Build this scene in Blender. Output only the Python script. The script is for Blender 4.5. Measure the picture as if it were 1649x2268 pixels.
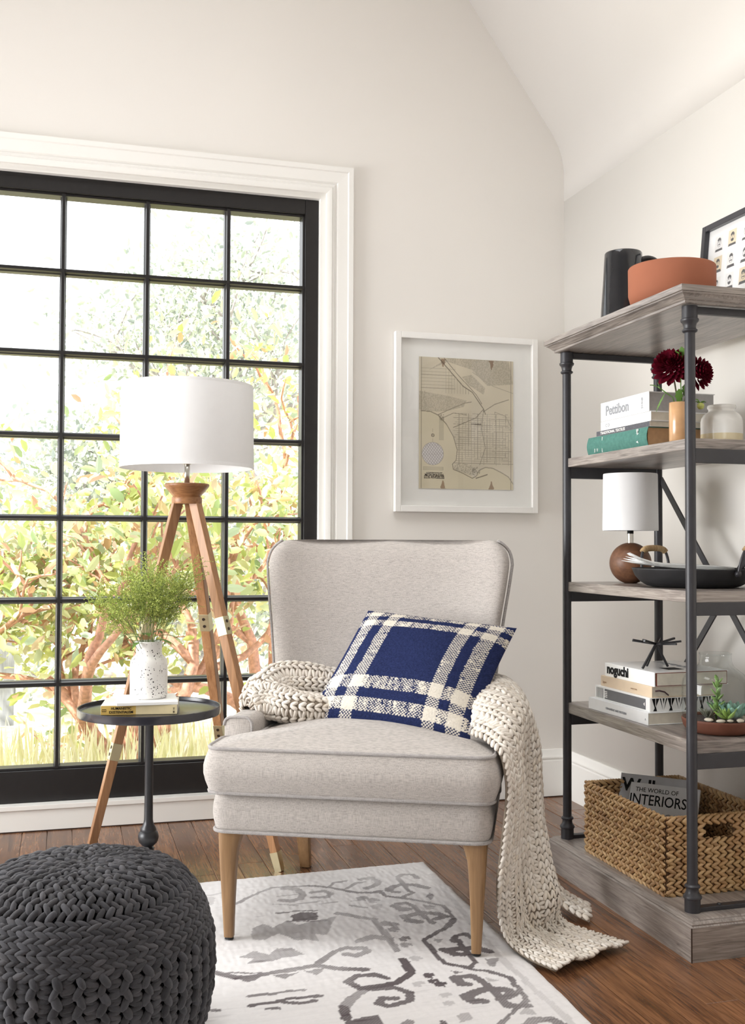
import bpy, bmesh, math, random
import numpy as np
from mathutils import Vector, Matrix

for o in list(bpy.data.objects): bpy.data.objects.remove(o)
SC = bpy.context.scene
COL = SC.collection
PI = math.pi

# ------------------------------------------------------------------ camera, world, lights, exposure
cam = bpy.data.cameras.new('camera'); cam_o = bpy.data.objects.new('camera', cam); COL.objects.link(cam_o)
cam.sensor_fit = 'VERTICAL'; cam.sensor_height = 36.0; cam.lens = 2375.0/2268*36.0
cam.clip_start = .05; cam.clip_end = 200
yaw, pitch, roll = .2801, .0304, .0041
fw = Vector((math.sin(yaw)*math.cos(pitch), math.cos(yaw)*math.cos(pitch), math.sin(pitch)))
rt = Vector((math.cos(yaw), -math.sin(yaw), 0)); up = rt.cross(fw)
rt2 = rt*math.cos(roll)+up*math.sin(roll); up2 = up*math.cos(roll)-rt*math.sin(roll)
M = Matrix((rt2, up2, -fw)).transposed().to_4x4(); M.translation = (0, 0, 1.0)
cam_o.matrix_world = M
SC.camera = cam_o

w = bpy.data.worlds.new('sky'); SC.world = w; w.use_nodes = True
bg = w.node_tree.nodes['Background']; bg.inputs[0].default_value = (.95, .98, 1, 1); bg.inputs[1].default_value = 2.8

def area(name, loc, target, sx, sy, power, col=(1, 1, 1)):
    l = bpy.data.lights.new(name, 'AREA'); l.shape = 'RECTANGLE'; l.size = sx; l.size_y = sy; l.energy = power; l.color = col
    o = bpy.data.objects.new(name, l); COL.objects.link(o); o.location = loc
    o.rotation_euler = (Vector(target)-Vector(loc)).to_track_quat('-Z', 'Z').to_euler(); return o
sun = bpy.data.lights.new('sun', 'SUN'); sun.energy = 11.0; sun.angle = math.radians(1.5); sun.color = (1, .96, .88)
sun_o = bpy.data.objects.new('sun', sun); COL.objects.link(sun_o)
sun_o.rotation_euler = Vector((.55, .40, -.74)).to_track_quat('-Z', 'Z').to_euler()
area('daylight_left', (-3.1, 2.85, 1.22), (2, 2.95, 1.0), 1.5, 2.2, 92, (.98, .99, 1)).data.spread = math.radians(125)
area('daylight_rear', (-.6, -3.3, 1.6), (.5, 2, 1.2), 3.4, 2.4, 6, (1, .995, .98))
area('top_fill', (.1, 2.0, 4.15), (.1, 2.0001, 0), 1.7, 1.7, 42, (.96, .98, 1)).data.spread = math.radians(125)  # added fill lamp brightening upward faces; the ceiling has no opening here
vs = SC.view_settings; vs.view_transform = 'Standard'; vs.look = 'None'; vs.gamma = 1; vs.exposure = 0.0
try: vs.use_curve_mapping = False
except Exception: pass
SC.cycles.use_denoising = True
SC.cycles.max_bounces = 10; SC.cycles.transparent_max_bounces = 16
SC.cycles.sample_clamp_indirect = 6

# ------------------------------------------------------------------ material helpers
def s2l(c):
    return tuple(x/12.92 if x <= .04045 else ((x+.055)/1.055)**2.4 for x in (v/255 for v in c))
class NT:
    def __init__(s, name):
        s.m = bpy.data.materials.new(name); s.m.use_nodes = True; s.t = s.m.node_tree
        s.b = s.t.nodes['Principled BSDF']; s.out = s.t.nodes['Material Output']
    def n(s, typ, **kw):
        nd = s.t.nodes.new(typ)
        for k, v in kw.items():
            if k[0] == 'i' and k[1:].isdigit(): s.set(nd.inputs[int(k[1:])], v)
            elif k in nd.inputs and not hasattr(nd, k): s.set(nd.inputs[k], v)
            else: setattr(nd, k, v)
        return nd
    def set(s, inp, v):
        if isinstance(v, bpy.types.NodeSocket): s.t.links.new(v, inp)
        else: inp.default_value = v
    def coord(s, scale=(1, 1, 1), kind='Object'):
        tc = s.n('ShaderNodeTexCoord'); mp = s.n('ShaderNodeMapping'); s.t.links.new(tc.outputs[kind], mp.inputs[0]); mp.inputs['Scale'].default_value = scale
        return mp.outputs[0]
    def noise(s, vec, scale, detail=2, rough=.5):
        nd = s.n('ShaderNodeTexNoise'); s.t.links.new(vec, nd.inputs['Vector']); nd.inputs['Scale'].default_value = scale
        nd.inputs['Detail'].default_value = detail; nd.inputs['Roughness'].default_value = rough; return nd.outputs[0]
    def ramp(s, fac, stops):
        r = s.n('ShaderNodeValToRGB'); s.t.links.new(fac, r.inputs[0]); e = r.color_ramp.elements
        while len(e) < len(stops): e.new(.5)
        for el, (p, c) in zip(e, stops): el.position = p; el.color = (*c, 1) if len(c) == 3 else c
        return r.outputs[0]
    def mix(s, a, b, fac, mode='MIX'):
        nd = s.n('ShaderNodeMix', data_type='RGBA', blend_type=mode)
        s.set(nd.inputs[0], fac); s.set(nd.inputs[6], a if not isinstance(a, tuple) else (*a, 1)); s.set(nd.inputs[7], b if not isinstance(b, tuple) else (*b, 1)); return nd.outputs[2]
    def math(s, op, a, b=0.0):
        nd = s.n('ShaderNodeMath', operation=op); s.set(nd.inputs[0], a); s.set(nd.inputs[1], b); return nd.outputs[0]
    def base(s, c): s.set(s.b.inputs['Base Color'], (*c, 1) if isinstance(c, tuple) else c)
    def p(s, rough=.5, metal=0, spec=.5, **kw):
        s.set(s.b.inputs['Roughness'], rough); s.b.inputs['Metallic'].default_value = metal; s.b.inputs['Specular IOR Level'].default_value = spec
        for k, v in kw.items(): s.b.inputs[k.replace('_', ' ')].default_value = v
        return s
    def bump(s, h, strength=.3, dist=.002):
        nd = s.n('ShaderNodeBump'); s.t.links.new(h, nd.inputs['Height']); nd.inputs['Strength'].default_value = strength; nd.inputs['Distance'].default_value = dist
        s.t.links.new(nd.outputs[0], s.b.inputs['Normal'])
MATS = {}
def plain(name, srgb, rough=.5, metal=0, spec=.5, var=.06, vs=30, bump=0, bs=200, bd=.001, **kw):
    if name in MATS: return MATS[name]
    t = NT(name); c = s2l(srgb); v = t.coord()
    n = t.noise(v, vs, 3); a = tuple(x*(1-var) for x in c); b = tuple(min(1, x*(1+var)) for x in c)
    t.base(t.ramp(n, [(.3, a), (.7, b)])); t.p(rough, metal, spec, **kw)
    if bump: t.bump(t.noise(v, bs, 2), bump, bd)
    MATS[name] = t.m; return t.m
def wood(name, c1, c2, axis='y', scale=1.0, rough=.45, fine=.5, spec=.4, randomize=.12):
    if name in MATS: return MATS[name]
    t = NT(name); st = {'x': (.06, 1, 1), 'y': (1, .06, 1), 'z': (1, 1, .06), 'face': (1, .06, 1)}[axis]
    v = t.coord(); oi = t.n('ShaderNodeObjectInfo'); off = t.n('ShaderNodeVectorMath', operation='SCALE'); off.inputs[0].default_value = (7, 3, 5); t.t.links.new(oi.outputs['Random'], off.inputs['Scale'])
    ad = t.n('ShaderNodeVectorMath', operation='ADD'); t.t.links.new(v, ad.inputs[0]); t.t.links.new(off.outputs[0], ad.inputs[1])
    mp = t.n('ShaderNodeMapping'); mp.inputs['Scale'].default_value = st; t.t.links.new(ad.outputs[0], mp.inputs[0]); v = mp.outputs[0]
    if axis == 'face':
        m2 = t.n('ShaderNodeMapping'); m2.inputs['Scale'].default_value = (.06, 1, 1); t.t.links.new(ad.outputs[0], m2.inputs[0]); ge = t.n('ShaderNodeNewGeometry'); sx = t.n('ShaderNodeSeparateXYZ'); t.t.links.new(ge.outputs['Normal'], sx.inputs[0])
        mv = t.n('ShaderNodeMix', data_type='VECTOR'); t.t.links.new(t.math('GREATER_THAN', t.math('ABSOLUTE', sx.outputs[1]), .7), mv.inputs[0]); t.t.links.new(v, mv.inputs[4]); t.t.links.new(m2.outputs[0], mv.inputs[5]); v = mv.outputs[1]
    n1 = t.noise(v, 14*scale, 4, .6)
    wv = t.n('ShaderNodeTexNoise'); t.t.links.new(v, wv.inputs['Vector']); wv.inputs['Scale'].default_value = 130*scale; wv.inputs['Detail'].default_value = 3; wv.inputs['Distortion'].default_value = 1.0
    f = t.math('ADD', t.math('MULTIPLY', n1, 1-fine), t.math('MULTIPLY', wv.outputs[0], fine))
    col = t.ramp(f, [(.36, s2l(c1)), (.62, s2l(c2))])
    rv = t.math('ADD', t.math('MULTIPLY', oi.outputs['Random'], 2*randomize), 1-randomize)
    hs = t.n('ShaderNodeHueSaturation'); t.t.links.new(col, hs.inputs['Color']); t.t.links.new(rv, hs.inputs['Value'])
    t.base(hs.outputs[0]); t.p(rough, 0, spec); t.bump(f, .25, .0008); MATS[name] = t.m; return t.m
def vcol(name, rough=.8, spec=.2, bump=None):
    if name in MATS: return MATS[name]
    t = NT(name); a = t.n('ShaderNodeAttribute', attribute_name='Col'); t.base(a.outputs['Color']); t.p(rough, 0, spec)
    if bump: v = t.coord(); t.bump(t.noise(v, bump[0], 2), bump[1], bump[2])
    MATS[name] = t.m; return t.m
def pieces(name, cols, rough=.8, spec=.2, bs=0, bump=.3, bd=.001, trans=0, single=False):
    """colour varies per loose piece (leaf, stitch)"""
    if name in MATS: return MATS[name]
    t = NT(name); g = t.n('ShaderNodeNewGeometry'); k = len(cols)
    t.base(t.ramp(g.outputs['Random Per Island'], [(i/max(1, k-1), s2l(c)) for i, c in enumerate(cols)])); t.p(rough, 0, spec)
    if bs: v = t.coord(); t.bump(t.noise(v, bs, 3), bump, bd)
    if single: oi = t.n('ShaderNodeObjectInfo'); rp = [n for n in t.t.nodes if n.type == 'VALTORGB'][0]; t.t.links.new(oi.outputs['Random'], rp.inputs[0])
    if trans:
        tr = t.n('ShaderNodeBsdfTranslucent'); t.t.links.new(t.b.inputs['Base Color'].links[0].from_socket, tr.inputs[0])
        mx = t.n('ShaderNodeMixShader'); mx.inputs[0].default_value = trans; t.t.links.new(t.b.outputs[0], mx.inputs[1]); t.t.links.new(tr.outputs[0], mx.inputs[2]); t.t.links.new(mx.outputs[0], t.out.inputs[0])
    MATS[name] = t.m; return t.m
def pane_glass(name='clear_glass', tint=(1, 1, 1), gl=1.0):
    if name in MATS: return MATS[name]
    t = NT(name); t.t.nodes.remove(t.b)
    tr = t.n('ShaderNodeBsdfTransparent'); tr.inputs[0].default_value = (*tint, 1); g = t.n('ShaderNodeBsdfGlossy'); g.inputs['Roughness'].default_value = .01
    fr = t.n('ShaderNodeFresnel'); fr.inputs[0].default_value = 1.45; mx = t.n('ShaderNodeMixShader')
    gm = t.n('ShaderNodeNewGeometry'); t.t.links.new(t.math('MULTIPLY', t.math('MULTIPLY', fr.outputs[0], gl), t.math('SUBTRACT', 1.0, gm.outputs['Backfacing'])), mx.inputs[0]); t.t.links.new(tr.outputs[0], mx.inputs[1]); t.t.links.new(g.outputs[0], mx.inputs[2]); t.t.links.new(mx.outputs[0], t.out.inputs[0])
    MATS[name] = t.m; return t.m
def linen(name, c, sc=1.0):
    if name in MATS: return MATS[name]
    t = NT(name); v = t.coord()
    m1 = t.n('ShaderNodeMapping'); m1.inputs['Scale'].default_value = (900*sc, 900*sc, 60*sc); t.t.links.new(v, m1.inputs[0])
    m2 = t.n('ShaderNodeMapping'); m2.inputs['Scale'].default_value = (70*sc, 70*sc, 900*sc); t.t.links.new(v, m2.inputs[0])
    a = t.noise(m1.outputs[0], 1, 1); b = t.noise(m2.outputs[0], 1, 1); f = t.math('MULTIPLY', t.math('ADD', a, b), .5)
    cc = s2l(c); t.base(t.ramp(f, [(.36, tuple(x*.74 for x in cc)), (.5, cc), (.64, tuple(min(1, x*1.16) for x in cc))]))
    t.p(.9, 0, .15); t.b.inputs['Sheen Weight'].default_value = .15; t.bump(f, .35, .0006); MATS[name] = t.m; return t.m

# ------------------------------------------------------------------ mesh helpers
def link(name, me, mat=None, parent=None, smooth=False):
    o = bpy.data.objects.new(name, me); COL.objects.link(o)
    if mat is not None and len(me.materials) == 0: me.materials.append(mat)
    if parent is not None: o.parent = parent
    if smooth: me.polygons.foreach_set('use_smooth', [True]*len(me.polygons))
    return o
def tag(o, label=None, cat=None, group=None, kind=None):
    if label: o['label'] = label
    if cat: o['category'] = cat
    if group: o['group'] = group
    if kind: o['kind'] = kind
    return o
def thing(name, loc, label, cat, rz=0, group=None):
    o = bpy.data.objects.new(name, None); COL.objects.link(o); o.location = loc; o.rotation_euler = (0, 0, rz); o.empty_display_size = .05
    return tag(o, label, cat, group)
def pyd(name, V, F, mat=None, parent=None, smooth=False, kind=None):
    me = bpy.data.meshes.new(name); me.from_pydata([tuple(map(float, v)) for v in V], [], [tuple(int(i) for i in f) for f in F]); me.update()
    o = link(name, me, mat, parent, smooth)
    if kind: o['kind'] = kind
    return o
class MB:
    def __init__(s): s.v = []; s.f = []
    def add(s, V, F):
        k = len(s.v); s.v += [tuple(v) for v in V]; s.f += [tuple(i+k for i in f) for f in F]; return s
    def box(s, x0, x1, y0, y1, z0, z1):
        V = [(x, y, z) for z in (z0, z1) for y in (y0, y1) for x in (x0, x1)]
        return s.add(V, [(0, 2, 3, 1), (4, 5, 7, 6), (0, 1, 5, 4), (2, 6, 7, 3), (0, 4, 6, 2), (1, 3, 7, 5)])
    def rings(s, R, cap0=True, cap1=True, closed=True):
        n = len(R[0]); V = [p for r in R for p in r]; F = []
        for i in range(len(R)-1):
            for j in range(n if closed else n-1):
                k = (j+1) % n; F.append((i*n+j, i*n+k, (i+1)*n+k, (i+1)*n+j))
        if cap0: F.append(tuple(range(n-1, -1, -1)))
        if cap1: F.append(tuple((len(R)-1)*n+j for j in range(n)))
        return s.add(V, F)
    def lathe(s, prof, n=32, c=(0, 0), cap=True):
        R = [[(c[0]+r*math.cos(2*PI*j/n), c[1]+r*math.sin(2*PI*j/n), z) for j in range(n)] for r, z in prof]
        return s.rings(R, cap and prof[0][0] > 1e-6 or cap, cap)
    def tube(s, pts, r, n=8, cap=True):
        pts = [Vector(p) for p in pts]; rr = r if isinstance(r, (list, tuple)) else [r]*len(pts); R = []; nrm = None
        for i, p in enumerate(pts):
            t = (pts[min(i+1, len(pts)-1)]-pts[max(i-1, 0)]).normalized()
            if nrm is None: nrm = t.orthogonal().normalized()
            else: nrm = (nrm-t*nrm.dot(t)); nrm = nrm.normalized() if nrm.length > 1e-6 else t.orthogonal().normalized()
            b = t.cross(nrm); R.append([tuple(p+(nrm*math.cos(2*PI*j/n)+b*math.sin(2*PI*j/n))*rr[i]) for j in range(n)])
        return s.rings(R, cap, cap)
    def bar(s, a, b, wx, wy, upv=(0, 0, 1)):
        a, b = Vector(a), Vector(b); t = (b-a).normalized(); x = t.cross(Vector(upv)); x = x.normalized() if x.length > 1e-4 else t.orthogonal().normalized(); y = x.cross(t)
        q = [(-1, -1), (1, -1), (1, 1), (-1, 1)]
        return s.rings([[tuple(p+x*wx/2*i+y*wy/2*j) for i, j in q] for p in (a, b)])
    def prism(s, poly, z0, z1):
        return s.rings([[(x, y, z) for x, y in poly] for z in (z0, z1)])
    def build(s, name, mat, parent=None, smooth=False, bevel=0, seg=2, auto=None, kind=None):
        me = bpy.data.meshes.new(name); me.from_pydata(s.v, [], s.f); me.update()
        bm = bmesh.new(); bm.from_mesh(me); bmesh.ops.recalc_face_normals(bm, faces=bm.faces)
        if bevel: bmesh.ops.bevel(bm, geom=[e for e in bm.edges if len(e.link_faces) == 2 and e.calc_face_angle(0) > .5], offset=bevel, segments=seg, affect='EDGES', profile=.5)
        bm.to_mesh(me); bm.free()
        o = link(name, me, mat, parent, smooth or auto is not None)
        if auto is not None: sharp(me, auto)
        if kind: o['kind'] = kind
        return o
def sharp(me, ang):
    bm = bmesh.new(); bm.from_mesh(me); ca = math.radians(ang)
    for e in bm.edges: e.smooth = not (len(e.link_faces) == 2 and e.calc_face_angle(0) > ca)
    bm.to_mesh(me); bm.free()
def subsurf(o, lv=1):
    m = o.modifiers.new('s', 'SUBSURF'); m.levels = lv; m.render_levels = lv; return o
def rounded(poly, r, n=5):
    out = []; L = len(poly)
    for i in range(L):
        p = Vector(poly[i]); a = Vector(poly[i-1])-p; b = Vector(poly[(i+1) % L])-p
        rr = r[i] if isinstance(r, (list, tuple)) else r; k = min(rr, a.length*.49, b.length*.49)
        s, e = p+a.normalized()*k, p+b.normalized()*k
        for j in range(n+1):
            t = j/n; q = s*(1-t)**2+p*2*t*(1-t)+e*t*t; out.append((q.x, q.y))
    return out
# lobes: many small capsules placed at once, one joined mesh
def capsule(rings=4, segs=6, bend=0.0):
    V = [(-.5, 0, 0)]; F = []
    for i in range(rings):
        a = -PI/2+PI*(i+1)/(rings+1); x = .5*math.sin(a); r = .5*math.cos(a)**.6
        for j in range(segs): V.append((x, r*math.cos(2*PI*j/segs), r*math.sin(2*PI*j/segs)))
    V.append((.5, 0, 0)); L = len(V)-1
    for j in range(segs): F.append((0, 1+(j+1) % segs, 1+j)); F.append((L, L-segs+j, L-segs+(j+1) % segs))
    for i in range(rings-1):
        for j in range(segs):
            a = 1+i*segs+j; b = 1+i*segs+(j+1) % segs; F += [(a, b, b+segs, a+segs)]
    V = np.array(V); V[:, 2] += bend*(1-4*V[:, 0]**2); return V, F
CAP = capsule(4, 6, .12)
LEAF = (np.array([(-.5, 0, 0), (-.2, .36, .07), (.2, .36, .07), (.5, 0, -.05), (.2, -.36, .07), (-.2, -.36, .07), (0, 0, 0.)]), [(0, 6, 1), (1, 6, 2), (2, 6, 3), (0, 5, 6), (5, 4, 6), (4, 3, 6)])
def many(name, base, P, A, B, N, mat, parent=None, smooth=True, kind='stuff'):
    bv, bf = base; P, A, B, N = [np.asarray(q, float) for q in (P, A, B, N)]
    V = P[:, None]+bv[None, :, 0, None]*A[:, None]+bv[None, :, 1, None]*B[:, None]+bv[None, :, 2, None]*N[:, None]
    n, k = V.shape[:2]; V = V.reshape(-1, 3)
    lens = np.array([len(f) for f in bf]); flat = np.array([i for f in bf for i in f])
    loops = (flat[None]+(np.arange(n)*k)[:, None]).ravel(); tot = np.tile(lens, n); st = np.concatenate([[0], np.cumsum(tot)[:-1]])
    me = bpy.data.meshes.new(name); me.vertices.add(len(V)); me.vertices.foreach_set('co', V.ravel()); me.loops.add(len(loops)); me.loops.foreach_set('vertex_index', loops)
    me.polygons.add(len(tot)); me.polygons.foreach_set('loop_start', st); me.update(calc_edges=True); me.validate()
    o = link(name, me, mat, parent, smooth)
    if kind: o['kind'] = kind
    return o
def unit(a): return a/np.maximum(np.linalg.norm(a, axis=-1, keepdims=True), 1e-9)
def grid_faces(nu, nv):
    i, j = np.meshgrid(np.arange(nu-1), np.arange(nv-1), indexing='ij'); a = (i*nv+j).ravel()
    return np.stack([a, a+1, a+nv+1, a+nv], 1)
def grid_mesh(name, Pg, mat, parent=None, colors=None, smooth=True, flip=False):
    nu, nv = Pg.shape[:2]; F = grid_faces(nu, nv)
    if flip: F = F[:, ::-1]
    me = bpy.data.meshes.new(name); V = Pg.reshape(-1, 3); me.vertices.add(len(V)); me.vertices.foreach_set('co', V.ravel())
    me.loops.add(F.size); me.loops.foreach_set('vertex_index', F.ravel()); me.polygons.add(len(F)); me.polygons.foreach_set('loop_start', np.arange(len(F))*4); me.update(calc_edges=True)
    if colors is not None:
        c = np.ones((len(V), 4)); c[:, :3] = colors.reshape(-1, 3); at = me.color_attributes.new('Col', 'FLOAT_COLOR', 'POINT'); at.data.foreach_set('color', c.ravel())
    return link(name, me, mat, parent, smooth)
def lin(c): c = np.asarray(c, float)/255; return np.where(c <= .04045, c/12.92, ((c+.055)/1.055)**2.4)
# raster drawing on numpy arrays: X, Y are coordinate grids, returns coverage mask
def seg_mask(X, Y, pts, wd):
    m = np.zeros(X.shape, bool)
    for (x0, y0), (x1, y1) in zip(pts[:-1], pts[1:]):
        dx, dy = x1-x0, y1-y0; L = dx*dx+dy*dy+1e-12; t = np.clip(((X-x0)*dx+(Y-y0)*dy)/L, 0, 1)
        m |= (X-x0-t*dx)**2+(Y-y0-t*dy)**2 < (wd/2)**2
    return m
def poly_mask(X, Y, pts):
    m = np.zeros(X.shape, bool); n = len(pts)
    for i in range(n):
        x0, y0 = pts[i]; x1, y1 = pts[(i+1) % n]
        if y0 == y1: continue
        c = ((Y > y0) != (Y > y1)) & (X < (x1-x0)*(Y-y0)/(y1-y0)+x0); m ^= c
    return m
def vnoise(shape, cx, cy, rng):
    """smooth value noise, cells of cx by cy pixels"""
    a, b = shape; g = rng.random((int(a/cx)+3, int(b/cy)+3)); x = np.arange(a)/cx; y = np.arange(b)/cy
    i = x.astype(int); j = y.astype(int); fx = (x-i)[:, None]; fy = (y-j)[None]; fx = fx*fx*(3-2*fx); fy = fy*fy*(3-2*fy)
    return g[i][:, j]*(1-fx)*(1-fy)+g[i+1][:, j]*fx*(1-fy)+g[i][:, j+1]*(1-fx)*fy+g[i+1][:, j+1]*fx*fy
def text(body, size, mat, parent, loc, xd, yd, name='lettering', align='LEFT', bold=0.0, sx=1.0, ext=.0003):
    cu = bpy.data.curves.new('t', 'FONT'); cu.body = body; cu.size = size; cu.align_x = align; cu.offset = bold; cu.extrude = ext; cu.resolution_u = 3
    o = bpy.data.objects.new('t', cu); COL.objects.link(o); dg = bpy.context.evaluated_depsgraph_get(); me = bpy.data.meshes.new_from_object(o.evaluated_get(dg))
    bpy.data.objects.remove(o); x = Vector(xd).normalized(); y = Vector(yd).normalized(); z = x.cross(y)
    me.transform(Matrix(((x.x*sx, y.x, z.x, loc[0]), (x.y*sx, y.y, z.y, loc[1]), (x.z*sx, y.z, z.z, loc[2]), (0, 0, 0, 1)))); me.name = name
    me.materials.clear(); return link(name, me, mat, parent)
rnd = random.Random(7); RNG = np.random.default_rng(11)

# ------------------------------------------------------------------ materials
M_wall = plain('wall_paint', (233, 229, 223), .7, spec=.15, var=.012, vs=2, bump=.04, bs=350, bd=.0004)
M_trim = plain('trim_paint', (238, 236, 231), .4, spec=.3, var=.01, vs=3)
M_ceil = plain('ceiling_paint', (232, 228, 223), .8, spec=.1, var=.01, vs=2)
M_blackframe = plain('black_window_paint', (30, 28, 28), .35, spec=.4, var=.1)
M_steel = plain('dark_iron', (46, 45, 49), .42, metal=.0, spec=.5, var=.1)
M_floor = wood('oak_floor', (76, 48, 32), (136, 94, 63), 'y', 1.0, .26, .55, .6, .16)
M_gap_shadow = plain('gap_and_shadow', (48, 30, 20), .6)
M_grey = wood('grey_oak', (92, 83, 78), (164, 154, 146), 'face', 1.3, .30, .5, .6, .05)
M_grey_x = wood('grey_oak_x', (98, 89, 84), (158, 148, 140), 'x', 1.3, .42, .5, .45, .05)
M_oakleg = wood('warm_oak', (124, 94, 64), (160, 126, 90), 'z', .8, .4, .35, .4, .04)
M_lampwood = wood('honey_wood', (132, 92, 60), (178, 132, 92), 'z', .9, .38, .4, .4, .08)
M_brass = plain('pale_brass', (205, 194, 158), .3, metal=.85, var=.03)
M_nickel = plain('brushed_nickel', (200, 196, 188), .28, metal=1, var=.03)
M_screw = plain('dark_screw', (58, 46, 38), .4, metal=.5)
M_linen = linen('grey_linen', (179, 172, 166))
M_pipe = linen('linen_piping', (164, 159, 156))
M_shade = plain('white_shade', (236, 236, 236), .85, spec=.1, var=.01, bump=.1, bs=600, bd=.0003)
M_white = plain('white_card', (240, 238, 234), .6, spec=.25, var=.012)
M_paper = plain('page_block', (226, 220, 206), .85, spec=.1, var=.06, vs=60)
M_blackpt = plain('black_ink', (20, 20, 22), .6, spec=.2)
M_greyink = plain('grey_ink', (146, 148, 152), .6, spec=.2)
M_glass = pane_glass()
M_rubber = plain('rubber', (26, 26, 26), .7)

# ------------------------------------------------------------------ setting
XR, YB = 1.941, 3.946           # right wall, back wall
ZT = 2.50                        # height where the sloped ceiling starts
def struct(o): o['kind'] = 'structure'; return o
WX0, WX1, WZ0, WZ1 = -1.48, .935, .09, 2.327
b = MB()
b.box(-3.4, WX0, YB, YB+.16, -.3, 4.3); b.box(WX1, XR+.2, YB, YB+.16, -.3, 4.3); b.box(WX0, WX1, YB, YB+.16, WZ1, 4.3); b.box(WX0, WX1, YB, YB+.16, -.3, WZ0)
struct(b.build('wall_back', M_wall))
# right wall + rounded spring + sloped ceiling (one swept profile, split in two objects)
prof = [(XR, -.3), (XR, 1.0), (XR, ZT-.1)]
ang = math.radians(54); r_ = .30; L_ = r_*math.tan((PI/2-ang)/2); zc = 2.60
arc = [(XR-r_+r_*math.cos(a), zc-L_+r_*math.sin(a)) for a in np.linspace(0, PI/2-ang, 9)]
x1, z1 = arc[-1]; top = (x1-(4.25-z1)/math.tan(ang), 4.25)
def sweep(name, pts, mat, th=(.12, .0)):
    bb = MB(); R = []
    for y in (YB+.02, -4.2): R.append([(x, y, z) for x, z in pts])
    n = len(pts); bb.add([p for r in R for p in r], [(j, j+1, n+j+1, n+j) for j in range(n-1)])
    o = bb.build(name, mat, smooth=True); s = o.modifiers.new('s', 'SOLIDIFY'); s.thickness = .12; s.offset = 1; return struct(o)
ow = sweep('wall_right', prof, M_wall)
oc = sweep('ceiling', [prof[-1]]+arc+[top, (-3.4, 4.25)], M_ceil)
for o_, want in ((ow, (1, 0, 0)), (oc, (.5, 0, 1))):              # thickness grows outwards
    nrm = sum((p.normal*p.area for p in o_.data.polygons), Vector())
    if nrm.dot(Vector(want)) < 0: o_.modifiers['s'].offset = -1
b = MB(); b.box(-3.4, -3.25, -4.2, YB+.1, 2.75, 4.3); b.box(-3.4, -3.25, -4.2, 1.3, -.3, 2.75); b.box(-3.4, -3.25, 3.6, YB+.1, -.3, 2.75); b.box(-3.4, -3.25, 1.3, 3.6, -.3, .2)
struct(b.build('wall_left', M_wall))
b = MB(); b.box(-3.4, XR+.2, -4.35, -4.2, 2.8, 4.3); b.box(-3.4, -1.8, -4.35, -4.2, -.3, 2.8); b.box(.2, XR+.2, -4.35, -4.2, -.3, 2.8); b.box(-1.8, .2, -4.35, -4.2, -.3, .9)
struct(b.build('wall_front', M_wall))
# floor slab with oak planks as parts
b = MB(); b.box(-3.4, XR+.1, -4.2, YB+.05, -.05, -.006); floor = struct(b.build('floor', M_gap_shadow))
pw = .0825; x = XR-.003; k = 0
while x > -1.55:
    y = YB-.004; first = True
    while y > .55:
        L = rnd.uniform(.45, 1.25)*(rnd.random() if first else 1)+.12; first = False; y0 = max(y-L, .5)
        bb = MB(); e = .0011; z = rnd.uniform(-.0004, .0003)
        V = [(x-pw+e*.5, y0+e*.5, -.005), (x-e*.5, y0+e*.5, -.005), (x-e*.5, y-e*.5, -.005), (x-pw+e*.5, y-e*.5, -.005),
             (x-pw+e*.5, y0+e*.5, z-.0012), (x-e*.5, y0+e*.5, z-.0012), (x-e*.5, y-e*.5, z-.0012), (x-pw+e*.5, y-e*.5, z-.0012),
             (x-pw+2*e, y0+2*e, z), (x-2*e, y0+2*e, z), (x-2*e, y-2*e, z), (x-pw+2*e, y-2*e, z)]
        bb.add(V, [(0, 1, 5, 4), (1, 2, 6, 5), (2, 3, 7, 6), (3, 0, 4, 7), (4, 5, 9, 8), (5, 6, 10, 9), (6, 7, 11, 10), (7, 4, 8, 11), (8, 9, 10, 11)])
        bb.build('floor_plank', M_floor, floor); y = y0; k += 1
    x -= pw
b = MB(); b.box(-3.4, -1.56, -4.2, YB, -.005, -.0003); b.box(-1.56, XR, -4.2, .49, -.005, -.0003); o = b.build('far_boards', M_floor, floor); o['kind'] = 'stuff'
# baseboards: tall board with moulded cap
bp = [(0, 0), (.016, 0), (.016, .142), (.013, .146), (.013, .150), (.017, .153), (.017, .158), (.011, .166), (.008, .178), (.005, .186), (0, .187)]
def base_run(name, p0, p1, nrm):
    R = [[(p[0]+nrm[0]*d, p[1]+nrm[1]*d, z) for d, z in bp] for p in (p0, p1)]
    return struct(MB().rings(R).build(name, M_trim, auto=30))
base_run('baseboard_back', (1.05, YB), (XR, YB), (0, -1)); base_run('baseboard_right', (XR, YB), (XR, -4.2), (-1, 0))
struct(MB().box(-3.25, 1.05, YB-.018, YB+.02, 0, .076).build('baseboard_window', M_trim, bevel=.003))
# thin dark strip painted as the shadow line under the boards
struct(MB().box(-3.25, XR, YB-.0195, YB-.001, 0, .004).build('shadow_line', M_gap_shadow))
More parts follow.
